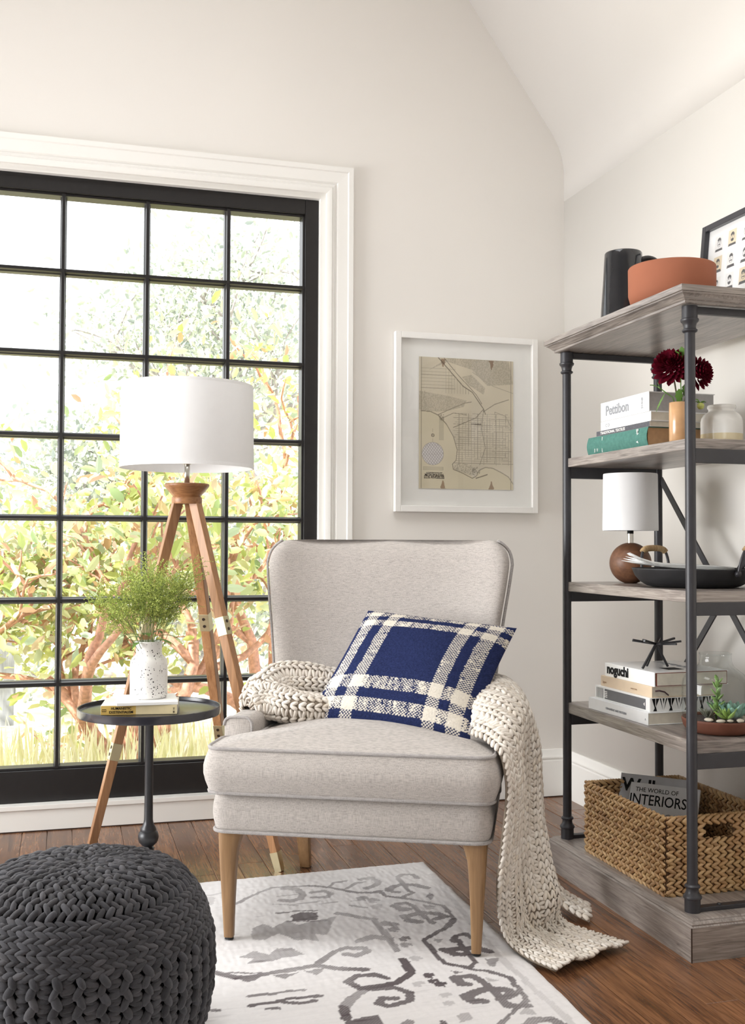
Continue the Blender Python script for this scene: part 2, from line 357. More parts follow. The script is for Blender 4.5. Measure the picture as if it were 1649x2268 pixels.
# casing: moulded trim round the window (right jamb and head; the left jamb lies out of frame)
cp = [(0, .0), (0, .020), (.012, .024), (.020, .024), (.024, .018), (.030, .020), (.036, .014), (.040, .014), (.044, .020), (.082, .022), (.086, .026), (.104, .026), (.104, 0)]   # (distance from opening, projection)
IX, IZ = .944, 2.334
def casing(name, side):
    if side == 'r': R = [[(IX+d, YB-q, z_) for d, q in cp] for z_ in (0.0,)]+[[(IX+d, YB-q, IZ+d) for d, q in cp]]
    elif side == 'h': R = [[(IX+d, YB-q, IZ+d) for d, q in cp], [(-1.49-d, YB-q, IZ+d) for d, q in cp]]
    else: R = [[(-1.49-d, YB-q, IZ+d) for d, q in cp], [(-1.49-d, YB-q, 0) for d, q in cp]]
    return struct(MB().rings(R).build(name, M_trim, auto=25))
casing('trim_1', 'r'); casing('trim_2', 'h'); casing('trim_4', 'l')
struct(MB().box(.9225, IX+.01, YB-.004, YB+.15, WZ0, WZ1).box(WX0-.02, IX+.0102, YB-.0038, YB+.15, 2.315, IZ+.0102).box(WX0-.02, .945, YB-.025, YB+.15, .076, .0915).build('trim_5', M_trim, bevel=.001))
# window: black frame, muntins, panes
win = bpy.data.objects.new('window_1', None); COL.objects.link(win); win['kind'] = 'structure'
FY = 3.985; X0, DX, Z0_, DZ = -.0137, .2963, 2.2733, .2954
mw = .0225; GL, GR = X0-4*DX+mw/2, X0+3*DX-mw/2+.006
fr = lambda n_, *a: MB().box(*a).build(n_, M_blackframe, win, bevel=.003)
fr('frame_stile', GR, .9225, FY-.02, FY+.06, .0915, 2.315); fr('frame_stile', WX0, GL, FY-.02, FY+.06, .0915, 2.315)
fr('frame_rail', GL, GR, FY-.02, FY+.06, 2.257, 2.315); fr('frame_rail', GL, GR, FY-.02, FY+.06, .0915, .203)
# beads round the glass opening
bd = MB(); bd.box(GL, GR, FY-.010, FY+.05, 2.248, 2.2575).box(GL, GR, FY-.010, FY+.05, .2025, .212).box(GR-.008, GR+.001, FY-.010, FY+.05, .203, 2.257).box(GL-.001, GL+.008, FY-.01, FY+.05, .203, 2.257); bd.build('glazing_bead', M_blackframe, win, bevel=.002)
mp = [(-mw/2, .05), (-mw/2, .012), (-.0075, .006), (-.0055, -.012), (.0055, -.012), (.0075, .006), (mw/2, .012), (mw/2, .05)]
for c in range(-3, 3):
    xx = X0+c*DX; MB().rings([[(xx+d, FY+q, z) for d, q in mp] for z in (.205, 2.256)]).build('muntin', M_blackframe, win)
for r in range(1, 7):
    zz = Z0_-r*DZ; MB().rings([[(x_, FY+.0006+q*.97, zz+d) for d, q in mp] for x_ in (GL, GR)]).build('muntin', M_blackframe, win)
for c in range(-4, 3):
    for r in range(7):
        xa = X0+c*DX; za = Z0_-(r+1)*DZ; MB().box(xa+.006, xa+DX-.006, FY+.022, FY+.026, za+.006, za+DZ-.006).build('pane', M_glass, win)
# ------------------------------------------------------------------ garden outside
M_soil = plain('pale_garden_ground', (232, 226, 206), .9, var=.25, vs=8)
struct(MB().box(-25, 40, YB+.16, 60, -.40, -.35).build('ground', M_soil))
LEAFCOLS = [(168, 184, 104), (200, 208, 130), (140, 164, 116), (220, 222, 176), (170, 190, 170), (208, 214, 136), (214, 216, 190), (200, 150, 120), (216, 218, 160)]
M_leafA = pieces('bright_leaf', LEAFCOLS, .45, .4, trans=.35); M_leafS = pieces('bright_leaf_single', LEAFCOLS, .45, .4, trans=.35, single=True)
LEAF_ME = bpy.data.meshes.new('leaf'); LEAF_ME.from_pydata([tuple(v) for v in LEAF[0]], [], LEAF[1]); LEAF_ME.materials.append(M_leafS)
M_leafB = pieces('grey_leaf', [(160, 170, 152), (192, 198, 176), (146, 156, 152), (208, 212, 196), (176, 184, 178)], .5, .35, trans=.35)
M_barkR = plain('red_bark', (190, 142, 122), .6, var=.3, vs=40); M_barkG = plain('grey_bark', (160, 154, 152), .8, var=.25, vs=20)
def branches(mb, p, d, L, r, depth, tips, rg, wig=.35, up=.0):
    pts = [Vector(p)]; d = Vector(d).normalized(); n = 5
    for i in range(n):
        d = (d+Vector((rg.uniform(-wig, wig), rg.uniform(-wig, wig)*.7, rg.uniform(-wig, wig)+up))).normalized(); pts.append(pts[-1]+d*L/n)
    mb.tube(pts, [r*(1-.45*i/n) for i in range(n+1)], 6)
    if depth == 0: tips += [(tuple(pts[i]), tuple(d)) for i in (2, 3, 4, 5)]; return
    tips += [(tuple(pts[-1]), tuple(d))]
    for k in range(rg.choice((2, 3))):
        q = pts[rg.choice((3, 4, 5))]; nd = (d+Vector((rg.uniform(-.9, .9), rg.uniform(-.6, .6), rg.uniform(-.3, .8)))).normalized()
        branches(mb, q, nd, L*rg.uniform(.6, .85), r*.55, depth-1, tips, rg, wig, up)
def leaves(tips, per, size, spread, rg, flat=.6):
    P = []; A = []; B = []; N = []
    for (p, d) in tips:
        for k in range(per):
            P.append(np.array(p)+rg.normal(0, spread, 3)); a = rg.normal(0, 1, 3)+np.array(d)*.8; a /= np.linalg.norm(a)
            n = rg.normal(0, 1, 3)+np.array((0, -.3, flat)); b = np.cross(n, a); b /= np.linalg.norm(b)+1e-9; n = np.cross(a, b); s = size*rg.uniform(.6, 1.3)
            A.append(a*s); B.append(b*s*.55); N.append(n*s)
    return P, A, B, N
def tree(name, label, base, trunks, depth, per, size, spread, leafmat, bark, seed, group=None, r0=.06, L=1.0, wig=.35, upb=0.0, cat='tree', singles=0):
    rg = random.Random(seed); ng = np.random.default_rng(seed); t = thing(name, base, label, cat, group=group); mb = MB(); tips = []
    for (dx, dz_, l) in trunks: branches(mb, (0, 0, 0), (dx, rg.uniform(-.25, .25), dz_), L*l, r0, depth, tips, rg, wig, upb)
    mb.build('branches', bark, t, smooth=True); lv = [np.array(q) for q in leaves(tips, per, size, spread, ng)]
    if singles:                                   # the leaves that show largest through the window are parts of their own
        W = lv[0]+np.array(base); k = (W[:, 1])/(3.95); xw, zw = W[:, 0]/k, 1+(W[:, 2]-1)/k; vis = (xw > -.24) & (xw < .86) & (zw > .22) & (zw < 2.2)
        idx = np.argsort(np.where(vis, W[:, 1], 99))[:singles]; keep = np.ones(len(W), bool); keep[idx] = False
        for i in idx:
            o = bpy.data.objects.new('leaf', LEAF_ME); COL.objects.link(o); o.parent = t; m_ = Matrix.Identity(4)
            for c_, q in enumerate((lv[1], lv[2], lv[3], lv[0])):
                for r_i in range(3): m_[r_i][c_] = q[i][r_i]
            o.matrix_local = m_
        lv = [q[keep] for q in lv]
    o = many('foliage', LEAF, *lv, leafmat, t, smooth=False); return t
tree('manzanita_shrub', 'red-barked leafy shrub just outside the window, behind the floor lamp', (.35, 6.6, -.4), [(-.6, 1, 1.1), (.35, 1, 1.2), (.9, 1, 1.0), (-.1, 1, .9), (.1, 1.2, 1.3)], 3, 9, .095, .14, M_leafA, M_barkR, 3, 'red-barked shrubs outside', .055, .85, cat='shrub', singles=120)
tree('manzanita_shrub', 'red-barked leafy shrub outside, behind the left part of the window', (-.75, 7.0, -.4), [(-.5, 1, 1.1), (.5, 1, 1.1), (.1, 1, 1.2), (.8, .9, .9)], 3, 9, .095, .14, M_leafA, M_barkR, 15, 'red-barked shrubs outside', .045, .85, cat='shrub', singles=100)
tree('manzanita_shrub', 'red-barked leafy shrub outside, showing beside the right edge of the window', (1.45, 7.4, -.4), [(-.7, 1, 1.2), (.3, 1, 1.2), (-.2, 1, 1.3), (.7, 1, 1)], 3, 9, .095, .14, M_leafA, M_barkR, 27, 'red-barked shrubs outside', .052, .95, cat='shrub', singles=80)
tree('oak_tree', 'tall pale grey-green tree behind the shrubs, filling the upper right panes', (2.6, 14.5, -.4), [(-.3, 1, 1.0), (.2, 1, 1.1), (-.9, 1, 1.0)], 4, 26, .115, .36, M_leafB, M_barkG, 5, None, .15, 2.3)
tree('oak_tree', 'lower grey-green tree behind the shrubs, seen through the upper left panes', (-.6, 13.0, -.4), [(-.4, 1, .75), (.3, 1, .8), (.9, .9, .8)], 4, 22, .11, .32, M_leafB, M_barkG, 9, None, .12, 1.75)
tree('background_bush', 'grey-green bush filling the gaps low behind the red-barked shrubs', (.9, 10.2, -.4), [(-1, .8, .8), (.2, 1, .8), (1, .8, .8), (-.4, 1, .9), (.6, 1, .9)], 3, 9, .10, .16, M_leafB, M_barkG, 12, None, .06, .95, cat='bush')
tree('background_bush', 'grey-green bush low behind the left shrub, beside the fence', (-1.2, 10.6, -.4), [(-.9, .8, .8), (.3, 1, .9), (.9, .8, .8), (-.3, 1, .8)], 3, 9, .10, .16, M_leafB, M_barkG, 14, None, .06, .9, cat='bush')
# tall pale grass by the house
gP = np.stack([RNG.uniform(-.9, 1.6, 1300), RNG.uniform(5.0, 6.6, 1300), np.full(1300, -.2)], 1); hh = RNG.uniform(.12, .42, 1300); A = np.stack([RNG.normal(0, .16, 1300), RNG.normal(0, .16, 1300), np.ones(1300)], 1)*hh[:, None]
th_ = RNG.uniform(0, 2*PI, 1300); B = np.stack([np.cos(th_), np.sin(th_), 0*th_], 1)*.022; N = unit(np.cross(A, B))*.05; gP[:, 2] = -.35+hh*.5
tag(many('meadow_grass', LEAF, gP, A, B, N, pieces('dry_grass', [(236, 230, 196), (222, 222, 172), (242, 238, 214), (228, 226, 190)], .7, .2, trans=.3), None, False), 'pale yellow-green grass growing right outside the window', 'grass')
# grey board fence far left
fe = thing('garden_fence', (-1.05, 8.4, -.4), 'grey wooden board fence behind the shrubs, low at the left of the window', 'fence')
M_fence = wood('weathered_board', (128, 132, 140), (168, 172, 178), 'z', .5, .8)
for i in range(12): MB().box(-1.2+i*.16, -1.2+i*.16+.15, 0, .025, 0, 1.15+.02*(i % 2)).build('fence_board', M_fence, fe, bevel=.004, seg=1)
MB().box(-1.2, .72, .026, .07, .25, .33).box(-1.2, .72, .026, .07, .85, .93).build('fence_rail', M_fence, fe)

# ------------------------------------------------------------------ armchair
CO = Vector((.694, 2.588, .0115)); CA = math.radians(-25.5)
def cw(u, v, z): return Vector((CO.x+u*math.cos(CA)-v*math.sin(CA), CO.y+u*math.sin(CA)+v*math.cos(CA), z))
ch = thing('wingback_armchair', CO, 'light grey linen wingback armchair with low arms and wooden legs, standing on the rug', 'armchair', CA)
def soft(name, outline, z0, z1, dome, side, edge, mat, parent, n_in=7, bottom=True):
    """upholstered block: outline swept with rounded rim, gently crowned on top"""
    cx = sum(p[0] for p in outline)/len(outline); cy = sum(p[1] for p in outline)/len(outline); R = []
    n = len(outline); P = [Vector(p) for p in outline]; nr = []
    for i in range(n):
        t = P[(i+1) % n]-P[i-1]; q = Vector((t.y, -t.x)); nr.append(q.normalized() if q.length > 1e-9 else Vector((0, 0)))
    def off(k, z): return [(p.x-q.x*k, p.y-q.y*k, z) for p, q in zip(P, nr)]
    if bottom: R.append([(cx+(x-cx)*.4, cy+(y-cy)*.4, z0) for x, y in outline]); 
    for a in np.linspace(0, PI/2, 4): R.append(off(edge*(1-math.sin(a)), z0+edge*(1-math.cos(a))))
    m = 5
    for i in range(1, m): t = i/m; R.append(off(-side*math.sin(PI*t), z0+edge+(z1-z0-2*edge)*t))
    for a in np.linspace(0, PI/2, 4): R.append(off(edge*(1-math.cos(a)), z1-edge+edge*math.sin(a)))
    base = off(edge, z1)
    for i in range(1, n_in+1): t = i/(n_in+.3); R.append([(cx+(x-cx)*(1-t), cy+(y-cy)*(1-t), z1+dome*math.sin(PI/2*t)**.8) for x, y, z in base])
    return MB().rings(R).build(name, mat, parent, smooth=True)
def pipe_loop(name, outline, z, r, inset, parent):
    n = len(outline); P = [Vector(p) for p in outline]; pts = []
    for i in range(n):
        t = P[(i+1) % n]-P[i-1]; q = Vector((t.y, -t.x)); q = q.normalized() if q.length > 1e-9 else q; pts.append((P[i].x-q.x*inset, P[i].y-q.y*inset, z))
    return MB().tube(pts+[pts[0]], r, 6, False).build(name, M_pipe, parent, smooth=True)
ap = rounded([(-.345, -.055), (.345, -.055), (.338, .52), (.30, .60), (-.30, .60), (-.338, .52)], [.045, .045, .03, .05, .05, .03], 6)
o = soft('seat_base', ap, .276, .372, 0, .006, .012, M_linen, ch, 2); pipe_loop('lower_piping', ap, .2775, .0048, -.0005, o)
# T-shaped cushion
cu = rounded([(-.358, -.078), (.358, -.078), (.361, .085), (.288, .10), (.275, .47), (-.275, .47), (-.288, .10), (-.361, .085)], [.05, .05, .02, .015, .03, .03, .015, .02], 6)
cush = soft('seat_cushion', cu, .372, .487, .036, .012, .014, M_linen, ch, 8)
pipe_loop('cushion_piping', cu, .484, .0052, .004, cush); pipe_loop('cushion_piping', cu, .3765, .0052, .004, cush)
# shell back with wings
def half_w(z):
    w_ = np.interp(z, [.40, .50, .56, .66, .76, .86, .93, .97, 1.01], [.318, .318, .32, .332, .345, .361, .371, .373, .368])
    return w_
zs = list(np.linspace(.40, .93, 14))+[.945, .958, .970, .980, .989, .996, 1.001, 1.004]
ZTOP = 1.0045; R = []; NF = 21
edge_pts = {}
for z in zs:
    hw = half_w(z); k = max(0, (z-.915)/(ZTOP-.915)); hwz = hw-.062*(1-math.sqrt(max(0, 1-k**2.2)))
    kt = max(0, (z-.955)/(ZTOP-.955)); th = .10*math.sqrt(max(.0, 1-kt**2))+.0015
    v0 = .455+(z-.40)*.285 - .02*max(0, (z-.85)/.15)**2*0
    cv = lambda s: v0-.088*abs(s)**3.2*np.interp(z, [.4, .55, .8, 1], [.55, .8, 1, .95])
    mid = .05; loop = []
    for i in range(NF):
        s = -1+2*i/(NF-1); loop.append((s*hwz*(1-.012), cv(s)+mid-th/2*(1 if abs(s) < 1 else .55), z))
    for i in range(NF):
        s = 1-2*i/(NF-1); t_ = th/2*(1-.45*abs(s)**3) if abs(s) < 1 else th/2*.35
        loop.append((s*hwz, cv(s)+mid+t_, z))
    R.append(loop)
back = MB().rings(R).build('backrest', M_linen, ch, smooth=True); subsurf(back, 1)
Lp = [R[i][2*NF-1] for i in range(2, len(R))]; Rp = [R[i][NF] for i in range(2, len(R))]
out_ = lambda p, s: (p[0]+s*.004, p[1]-.010, p[2])
tp = [(x, y-.004, z+.002) for x, y, z in [R[-1][2*NF-1-i] for i in range(1, NF-1)]]
for pth, s_ in ((Lp[:-1], -1), (Rp[:-1], 1)): MB().tube([out_(p, s_) for p in pth], .0045, 6).build('back_piping', M_pipe, back, smooth=True)
# arms
def arm(s):
    R = []
    for v_, zt, hw in ((.098, .527, .034), (.10, .533, .0365), (.16, .534, .037), (.26, .535, .037), (.36, .542, .037), (.44, .556, .036), (.52, .575, .030)):
        q = rounded([(-hw, .366), (hw, .366), (hw, zt), (-hw, zt)], [.004, .004, .022, .022], 5); cx = s*(.3225 if v_ < .4 else .3225-(v_-.4)*.15)
        R.append([(cx+a, v_, b_) for a, b_ in q])
    o = MB().rings(R).build('arm', M_linen, ch, auto=50)
    q = [(p[0], p[1]+.004, p[2]) for p in R[1]]; MB().tube([(p[0]+(p[0]-s*.3225)*.03, p[1]-.004, p[2]+.001) for p in q[7:]], .0042, 6).build('arm_piping', M_pipe, o, smooth=True)
arm(-1); arm(1)
def fleg(s):
    R = []
    for z, w_ in ((.277, .064), (.262, .060), (.245, .053), (.225, .0465), (.20, .0425), (.16, .0375), (.10, .0315), (.05, .027), (.006, .0235)):
        ux = s*(.337-(.277-z)*.06); c = (ux-s*w_/2, -.033+w_*.5+(.277-z)*.045)
        R.append([(c[0]+a, c[1]+b_, z) for a, b_ in rounded([(-w_/2, -w_/2), (w_/2, -w_/2), (w_/2, w_/2), (-w_/2, w_/2)], w_*.28, 3)])
    o = MB().rings(R).build('leg', M_oakleg, ch, auto=60)
    cx = sum(p[0] for p in R[-1])/len(R[-1]); cy = sum(p[1] for p in R[-1])/len(R[-1]); MB().lathe([(.0115, 0.0), (.0115, .0062)], 12, (cx, cy)).build('foot_pad', M_rubber, o)
fleg(-1); fleg(1)
for s in (-1, 1):
    R = [[(s*u+a, v_+b_, z) for a, b_ in rounded([(-w_/2, -w_/2), (w_/2, -w_/2), (w_/2, w_/2), (-w_/2, w_/2)], .006, 2)] for u, v_, z, w_ in ((.262, .54, .278, .052), (.262, .60, .12, .040), (.264, .648, -.009, .032))]
    MB().rings(R).build('leg', M_oakleg, ch, auto=50)

# ------------------------------------------------------------------ plaid pillow (woven pattern coloured per vertex)
pil_o = cw(.09, .23, .50)
PC = [cw(-.180, .262, .512), cw(.279, .135, .484), cw(.392, .44, .765), cw(-.038, .455, .808)]   # bl, br, tr, tl
nS = 210
S_, T_ = np.meshgrid(np.linspace(0, 1, nS), np.linspace(0, 1, nS), indexing='ij')
def pillow_pts(S_, T_, side, H=.084):
    side = -side
    a = [np.array(p-pil_o) for p in PC]; s, t = S_[..., None], T_[..., None]
    ps = np.sin(PI*S_)*.5; pt = np.sin(PI*T_)*.5
    s2 = .5+(S_-.5)*(1-.045*np.sin(PI*T_)); t2 = .5+(T_-.5)*(1-.05*np.sin(PI*S_)); s, t = s2[..., None], t2[..., None]
    P = a[0]*(1-s)*(1-t)+a[1]*s*(1-t)+a[2]*s*t+a[3]*(1-s)*t
    nrm = unit(np.cross(a[1]-a[0], a[3]-a[0])); e = (np.clip(1-np.abs(2*S_-1)**2.6, 0, 1)*np.clip(1-np.abs(2*T_-1)**2.6, 0, 1))**.55
    wr = .004*np.sin(9*S_+3*T_)*np.sin(PI*T_)*np.sin(PI*S_)
    return P+nrm*(side*(H*e)+wr)[..., None]
band = lambda X, ed: sum(((X > a) & (X < b)).astype(float) for a, b in ed)
jit = (vnoise((nS, nS), 8, 8, RNG)-.5)*.006
bs_ = band(S_+jit, ((.057, .144), (.216, .294), (.725, .80), (.862, .945))); bt_ = band(T_+jit, ((.075, .165), (.235, .335), (.80, .865), (.915, .965)))
ii, jj = np.meshgrid(np.arange(nS), np.arange(nS), indexing='ij')
weft = ((ii//2+jj//2) % 2).astype(float); n_ = RNG.random((nS, nS)); slub = vnoise((nS, nS), 3, 14, RNG); slub2 = vnoise((nS, nS), 14, 3, RNG)
one_s = ((weft+(slub2-.5)*1.1+(n_-.5)*.5) > .5).astype(float); one_t = ((weft+(slub-.5)*1.6+(n_-.5)*.8) > .45).astype(float)
white = np.where((bs_ > 0) & (bt_ > 0), 1.0, np.where(bs_ > 0, one_s, np.where(bt_ > 0, one_t, 0)))
white = np.clip(white, 0, 1)
navy = lin((38, 46, 82))[None, None]*(.72+.55*n_[..., None]); navy2 = lin((26, 36, 88)); cream = lin((226, 218, 204))[None, None]*(.84+.2*n_[..., None])
colr = navy*(1-white[..., None])+cream*white[..., None]
Pf = pillow_pts(S_, T_, -1); hgt = (((ii+jj) % 2)-.5)*.0012+(n_-.5)*.001
nrm_f = unit(np.cross(np.gradient(Pf, axis=0), np.gradient(Pf, axis=1))); Pf = Pf+nrm_f*hgt[..., None]*np.clip(np.minimum.reduce([S_, 1-S_, T_, 1-T_])*30, 0, 1)[..., None]
pil = thing('plaid_pillow', pil_o, 'navy blue and cream plaid woven pillow leaning on the armchair back', 'pillow')
grid_mesh('front_cover', Pf, vcol('woven_plaid', .9, .1), pil, colr, flip=False)
s3, t3 = np.meshgrid(np.linspace(0, 1, 40), np.linspace(0, 1, 40), indexing='ij'); grid_mesh('back_cover', pillow_pts(s3, t3, .75), plain('navy_cotton', (30, 40, 92), .9, spec=.1, var=.2, vs=300), pil, flip=True)

# ------------------------------------------------------------------ knitted throw
M_knit = pieces('cream_wool', [(222, 213, 202), (208, 199, 188), (230, 224, 215), (214, 203, 188)], .9, .1, bs=900, bump=.4, bd=.0008)
M_knitb = plain('wool_backing_shade', (140, 128, 114), .95, spec=.05, var=.1, vs=80)  # darker than the yarn, paints in the shade between the stitches
throw = thing('knitted_throw', cw(.42, .1, 0), 'chunky cream knitted throw draped over the chair arm and trailing on the floor', 'throw blanket')
TO = np.array(throw.location)
def spline(ctrl, n):
    """Catmull-Rom through rows of control points along axis 0"""
    C_ = np.asarray(ctrl, float); k = len(C_); t = np.linspace(0, k-1-1e-6, n); i = t.astype(int); f = (t-i).reshape((-1,)+(1,)*(C_.ndim-1))
    g = lambda j: C_[np.clip(j, 0, k-1)]
    p0, p1, p2, p3 = g(i-1), g(i), g(i+1), g(i+2)
    return .5*((2*p1)+(-p0+p2)*f+(2*p0-5*p1+4*p2-p3)*f*f+(-p0+3*p1-3*p2+p3)*f**3)
def resample(Pg, rows):
    d = np.linalg.norm(np.diff(Pg, axis=0), axis=2).mean(1); c = np.concatenate([[0], np.cumsum(d)]); t = np.linspace(0, c[-1], rows); i = np.clip(np.searchsorted(c, t)-1, 0, len(c)-2); f = ((t-c[i])/(c[i+1]-c[i]))[:, None, None]
    return Pg[i]*(1-f)+Pg[i+1]*f, c[-1]
def knit(name, Pg, parent, mat, backmat, st=.0165, flip=1, origin=None, hl=1.0, thick=.006):
    """Pg[rows, cols, 3]; lays basket-like V stitches over the surface"""
    rows = Pg.shape[0]; Pr, L = resample(Pg, 200); cols = np.linalg.norm(np.diff(Pr, axis=1), axis=2).sum(1); Wm = cols.mean()
    nr, nc = max(4, int(L/st)), max(3, int(Wm/st)); ri = (np.arange(nr)+.5)/nr*(Pr.shape[0]-1); ci = (np.arange(nc)+.5)/nc*(Pr.shape[1]-1)
    def smp(r, c):
        r = np.clip(r, 0, Pr.shape[0]-1.001); c = np.clip(c, 0, Pr.shape[1]-1.001); i, j = r.astype(int), c.astype(int); a, b_ = (r-i)[..., None], (c-j)[..., None]
        return Pr[i, j]*(1-a)*(1-b_)+Pr[i+1, j]*a*(1-b_)+Pr[i, j+1]*(1-a)*b_+Pr[i+1, j+1]*a*b_
    rr, cc = np.meshgrid(ri, ci, indexing='ij'); e = .8
    P = smp(rr, cc); dr = smp(rr+e, cc)-smp(rr-e, cc); dc = smp(rr, cc+e*.1)-smp(rr, cc-e*.1); N = unit(np.cross(dr, dc))*flip; R_ = unit(dr); C2 = unit(np.cross(N, R_)*flip)
    gw = np.linalg.norm(smp(rr, cc+(Pr.shape[1]-1)/nc*.5)-smp(rr, cc-(Pr.shape[1]-1)/nc*.5), axis=2)[..., None]
    gw = np.maximum(gw, st*.55); gh = L/nr
    Ps, As, Bs, Ns = [], [], [], []
    par = np.where((np.arange(nc)[None] % 3) < 2, 1, 0)*np.ones((nr, 1), int); par = par[..., None]
    jt = lambda k: RNG.normal(0, k, P.shape[:2]+(1,))
    for sgn in (-1, 1):
        vA = R_*(gh*1.0)+C2*sgn*gw*.42; vP = P+C2*sgn*gw*.24
        hA = C2*gw*1.15+R_*sgn*gh*.30; hP = P+R_*sgn*gh*.25
        A = np.where(par == 1, vA, hA)*1.22*(1+jt(.04)); Pp = np.where(par == 1, vP, hP)+N*(thick*.75+jt(.0006)-np.where(par == 1, 0, .003)); B = unit(np.cross(N, A))*np.minimum(gw, gh)*.62*(1+jt(.08))
        Ps.append(Pp); As.append(A); Bs.append(B); Ns.append(N*np.minimum(gw, gh)*.62)
    q = [np.concatenate([x.reshape(-1, 3) for x in l]) for l in (Ps, As, Bs, Ns)]
    og = TO if origin is None else origin; q[0] = q[0]-og
    o = many(name, CAP, *q, mat, parent)
    bk = grid_mesh(name+'_backing', Pr[::3]-og, backmat, o); sd = bk.modifiers.new('s', 'SOLIDIFY'); sd.thickness = thick; sd.offset = 0
    return o
def cwa(rows): return np.array([[tuple(cw(*p)) for p in r] for r in rows])
# hanging part: rows from the seat over the arm to the floor; columns front edge .. rear edge
F_ = [(.302, .19, .53), (.297, .088, .525), (.338, .012, .518), (.370, -.045, .494), (.382, -.050, .43), (.379, -.042, .36), (.367, -.030, .26), (.358, .0, .17), (.360, .04, .085), (.383, .035, .028), (.438, -.03, .016), (.500, -.085, .014)]
Rr = [(.20, .46, .60), (.31, .455, .625), (.375, .445, .608), (.415, .43, .55), (.425, .42, .47), (.432, .39, .385), (.442, .30, .285), (.468, .21, .195), (.492, .13, .125), (.52, .165, .035), (.595, .165, .016), (.678, .112, .014)]
rows = []
for k, (a, b_) in enumerate(zip(F_, Rr)):
    a, b_ = np.array(a), np.array(b_); row = []
    for s in np.linspace(0, 1, 9):
        p = a*(1-s)+b_*s; t = k/(len(F_)-1)
        bul = math.sin(PI*s)
        if k <= 3: p = p+np.array((.022*bul*(k/3), 0, .036*bul**.7))
        elif k <= 8: p = p+np.array((.022*bul+.022*math.sin(s*8.5+.8)*min(1, 3.5*s), 0, 0))
        else: p = p+np.array((0, 0, (.022*math.sin(s*5.5)**2 if k == 9 else .012*math.sin(s*7)**2)))
        row.append(tuple(p))
    rows.append(row)
G = cwa(rows); G = spline(G, 80); knit('knit_drape', G, throw, M_knit, M_knitb, .0185, flip=1)
# folded second tail behind
rows = [[(.47+.02*math.sin(PI*s), .33+.08*s, .10+.02*math.sin(PI*s)) for s in np.linspace(0, 1, 7)], [(.505, .31+.10*s, .045+.02*math.sin(PI*s)) for s in np.linspace(0, 1, 7)],
        [(.55, .285+.115*s, .022+.018*math.sin(PI*s)) for s in np.linspace(0, 1, 7)], [(.588, .262+.13*s, .014+.012*math.sin(PI*s)) for s in np.linspace(0, 1, 7)]]
knit('knit_tail', spline(cwa(rows), 30), throw, M_knit, M_knitb, .0185)
# rolled part behind the pillow, from the left arm across the seat back
def roll_(path, rad, n=120, m=28):
    C_ = spline(np.array([tuple(cw(*p)) for p in path]), n); rd = np.interp(np.linspace(0, 1, n), np.linspace(0, 1, len(rad)), rad); T = unit(np.gradient(C_, axis=0)); up_ = np.array((0, 0, 1.)); S1 = unit(np.cross(T, up_)); S2 = np.cross(S1, T); a = np.linspace(0, 2*PI, m)
    w_ = 1+.13*np.sin(3*a)[None]*np.cos(np.linspace(0, 9, n))[:, None]
    return C_[:, None]+(S1[:, None]*np.cos(a)[None, :, None]+S2[:, None]*np.sin(a)[None, :, None])*(rd[:, None]*w_)[..., None]
knit('knit_roll', roll_([(-.318, .27, .556), (-.315, .31, .575), (-.28, .37, .585), (-.20, .40, .585), (-.08, .43, .575), (.08, .44, .57), (.22, .45, .575), (.30, .45, .585)], [.016, .05, .062, .058, .05, .046, .044, .03]), throw, M_knit, M_knitb, .018, flip=1)
knit('knit_fold', roll_([(-.335, .225, .548), (-.325, .25, .56), (-.275, .27, .562), (-.20, .26, .55), (-.13, .275, .545), (-.06, .31, .545)], [.010, .035, .042, .04, .036, .02], 70), throw, M_knit, M_knitb, .018, flip=1)

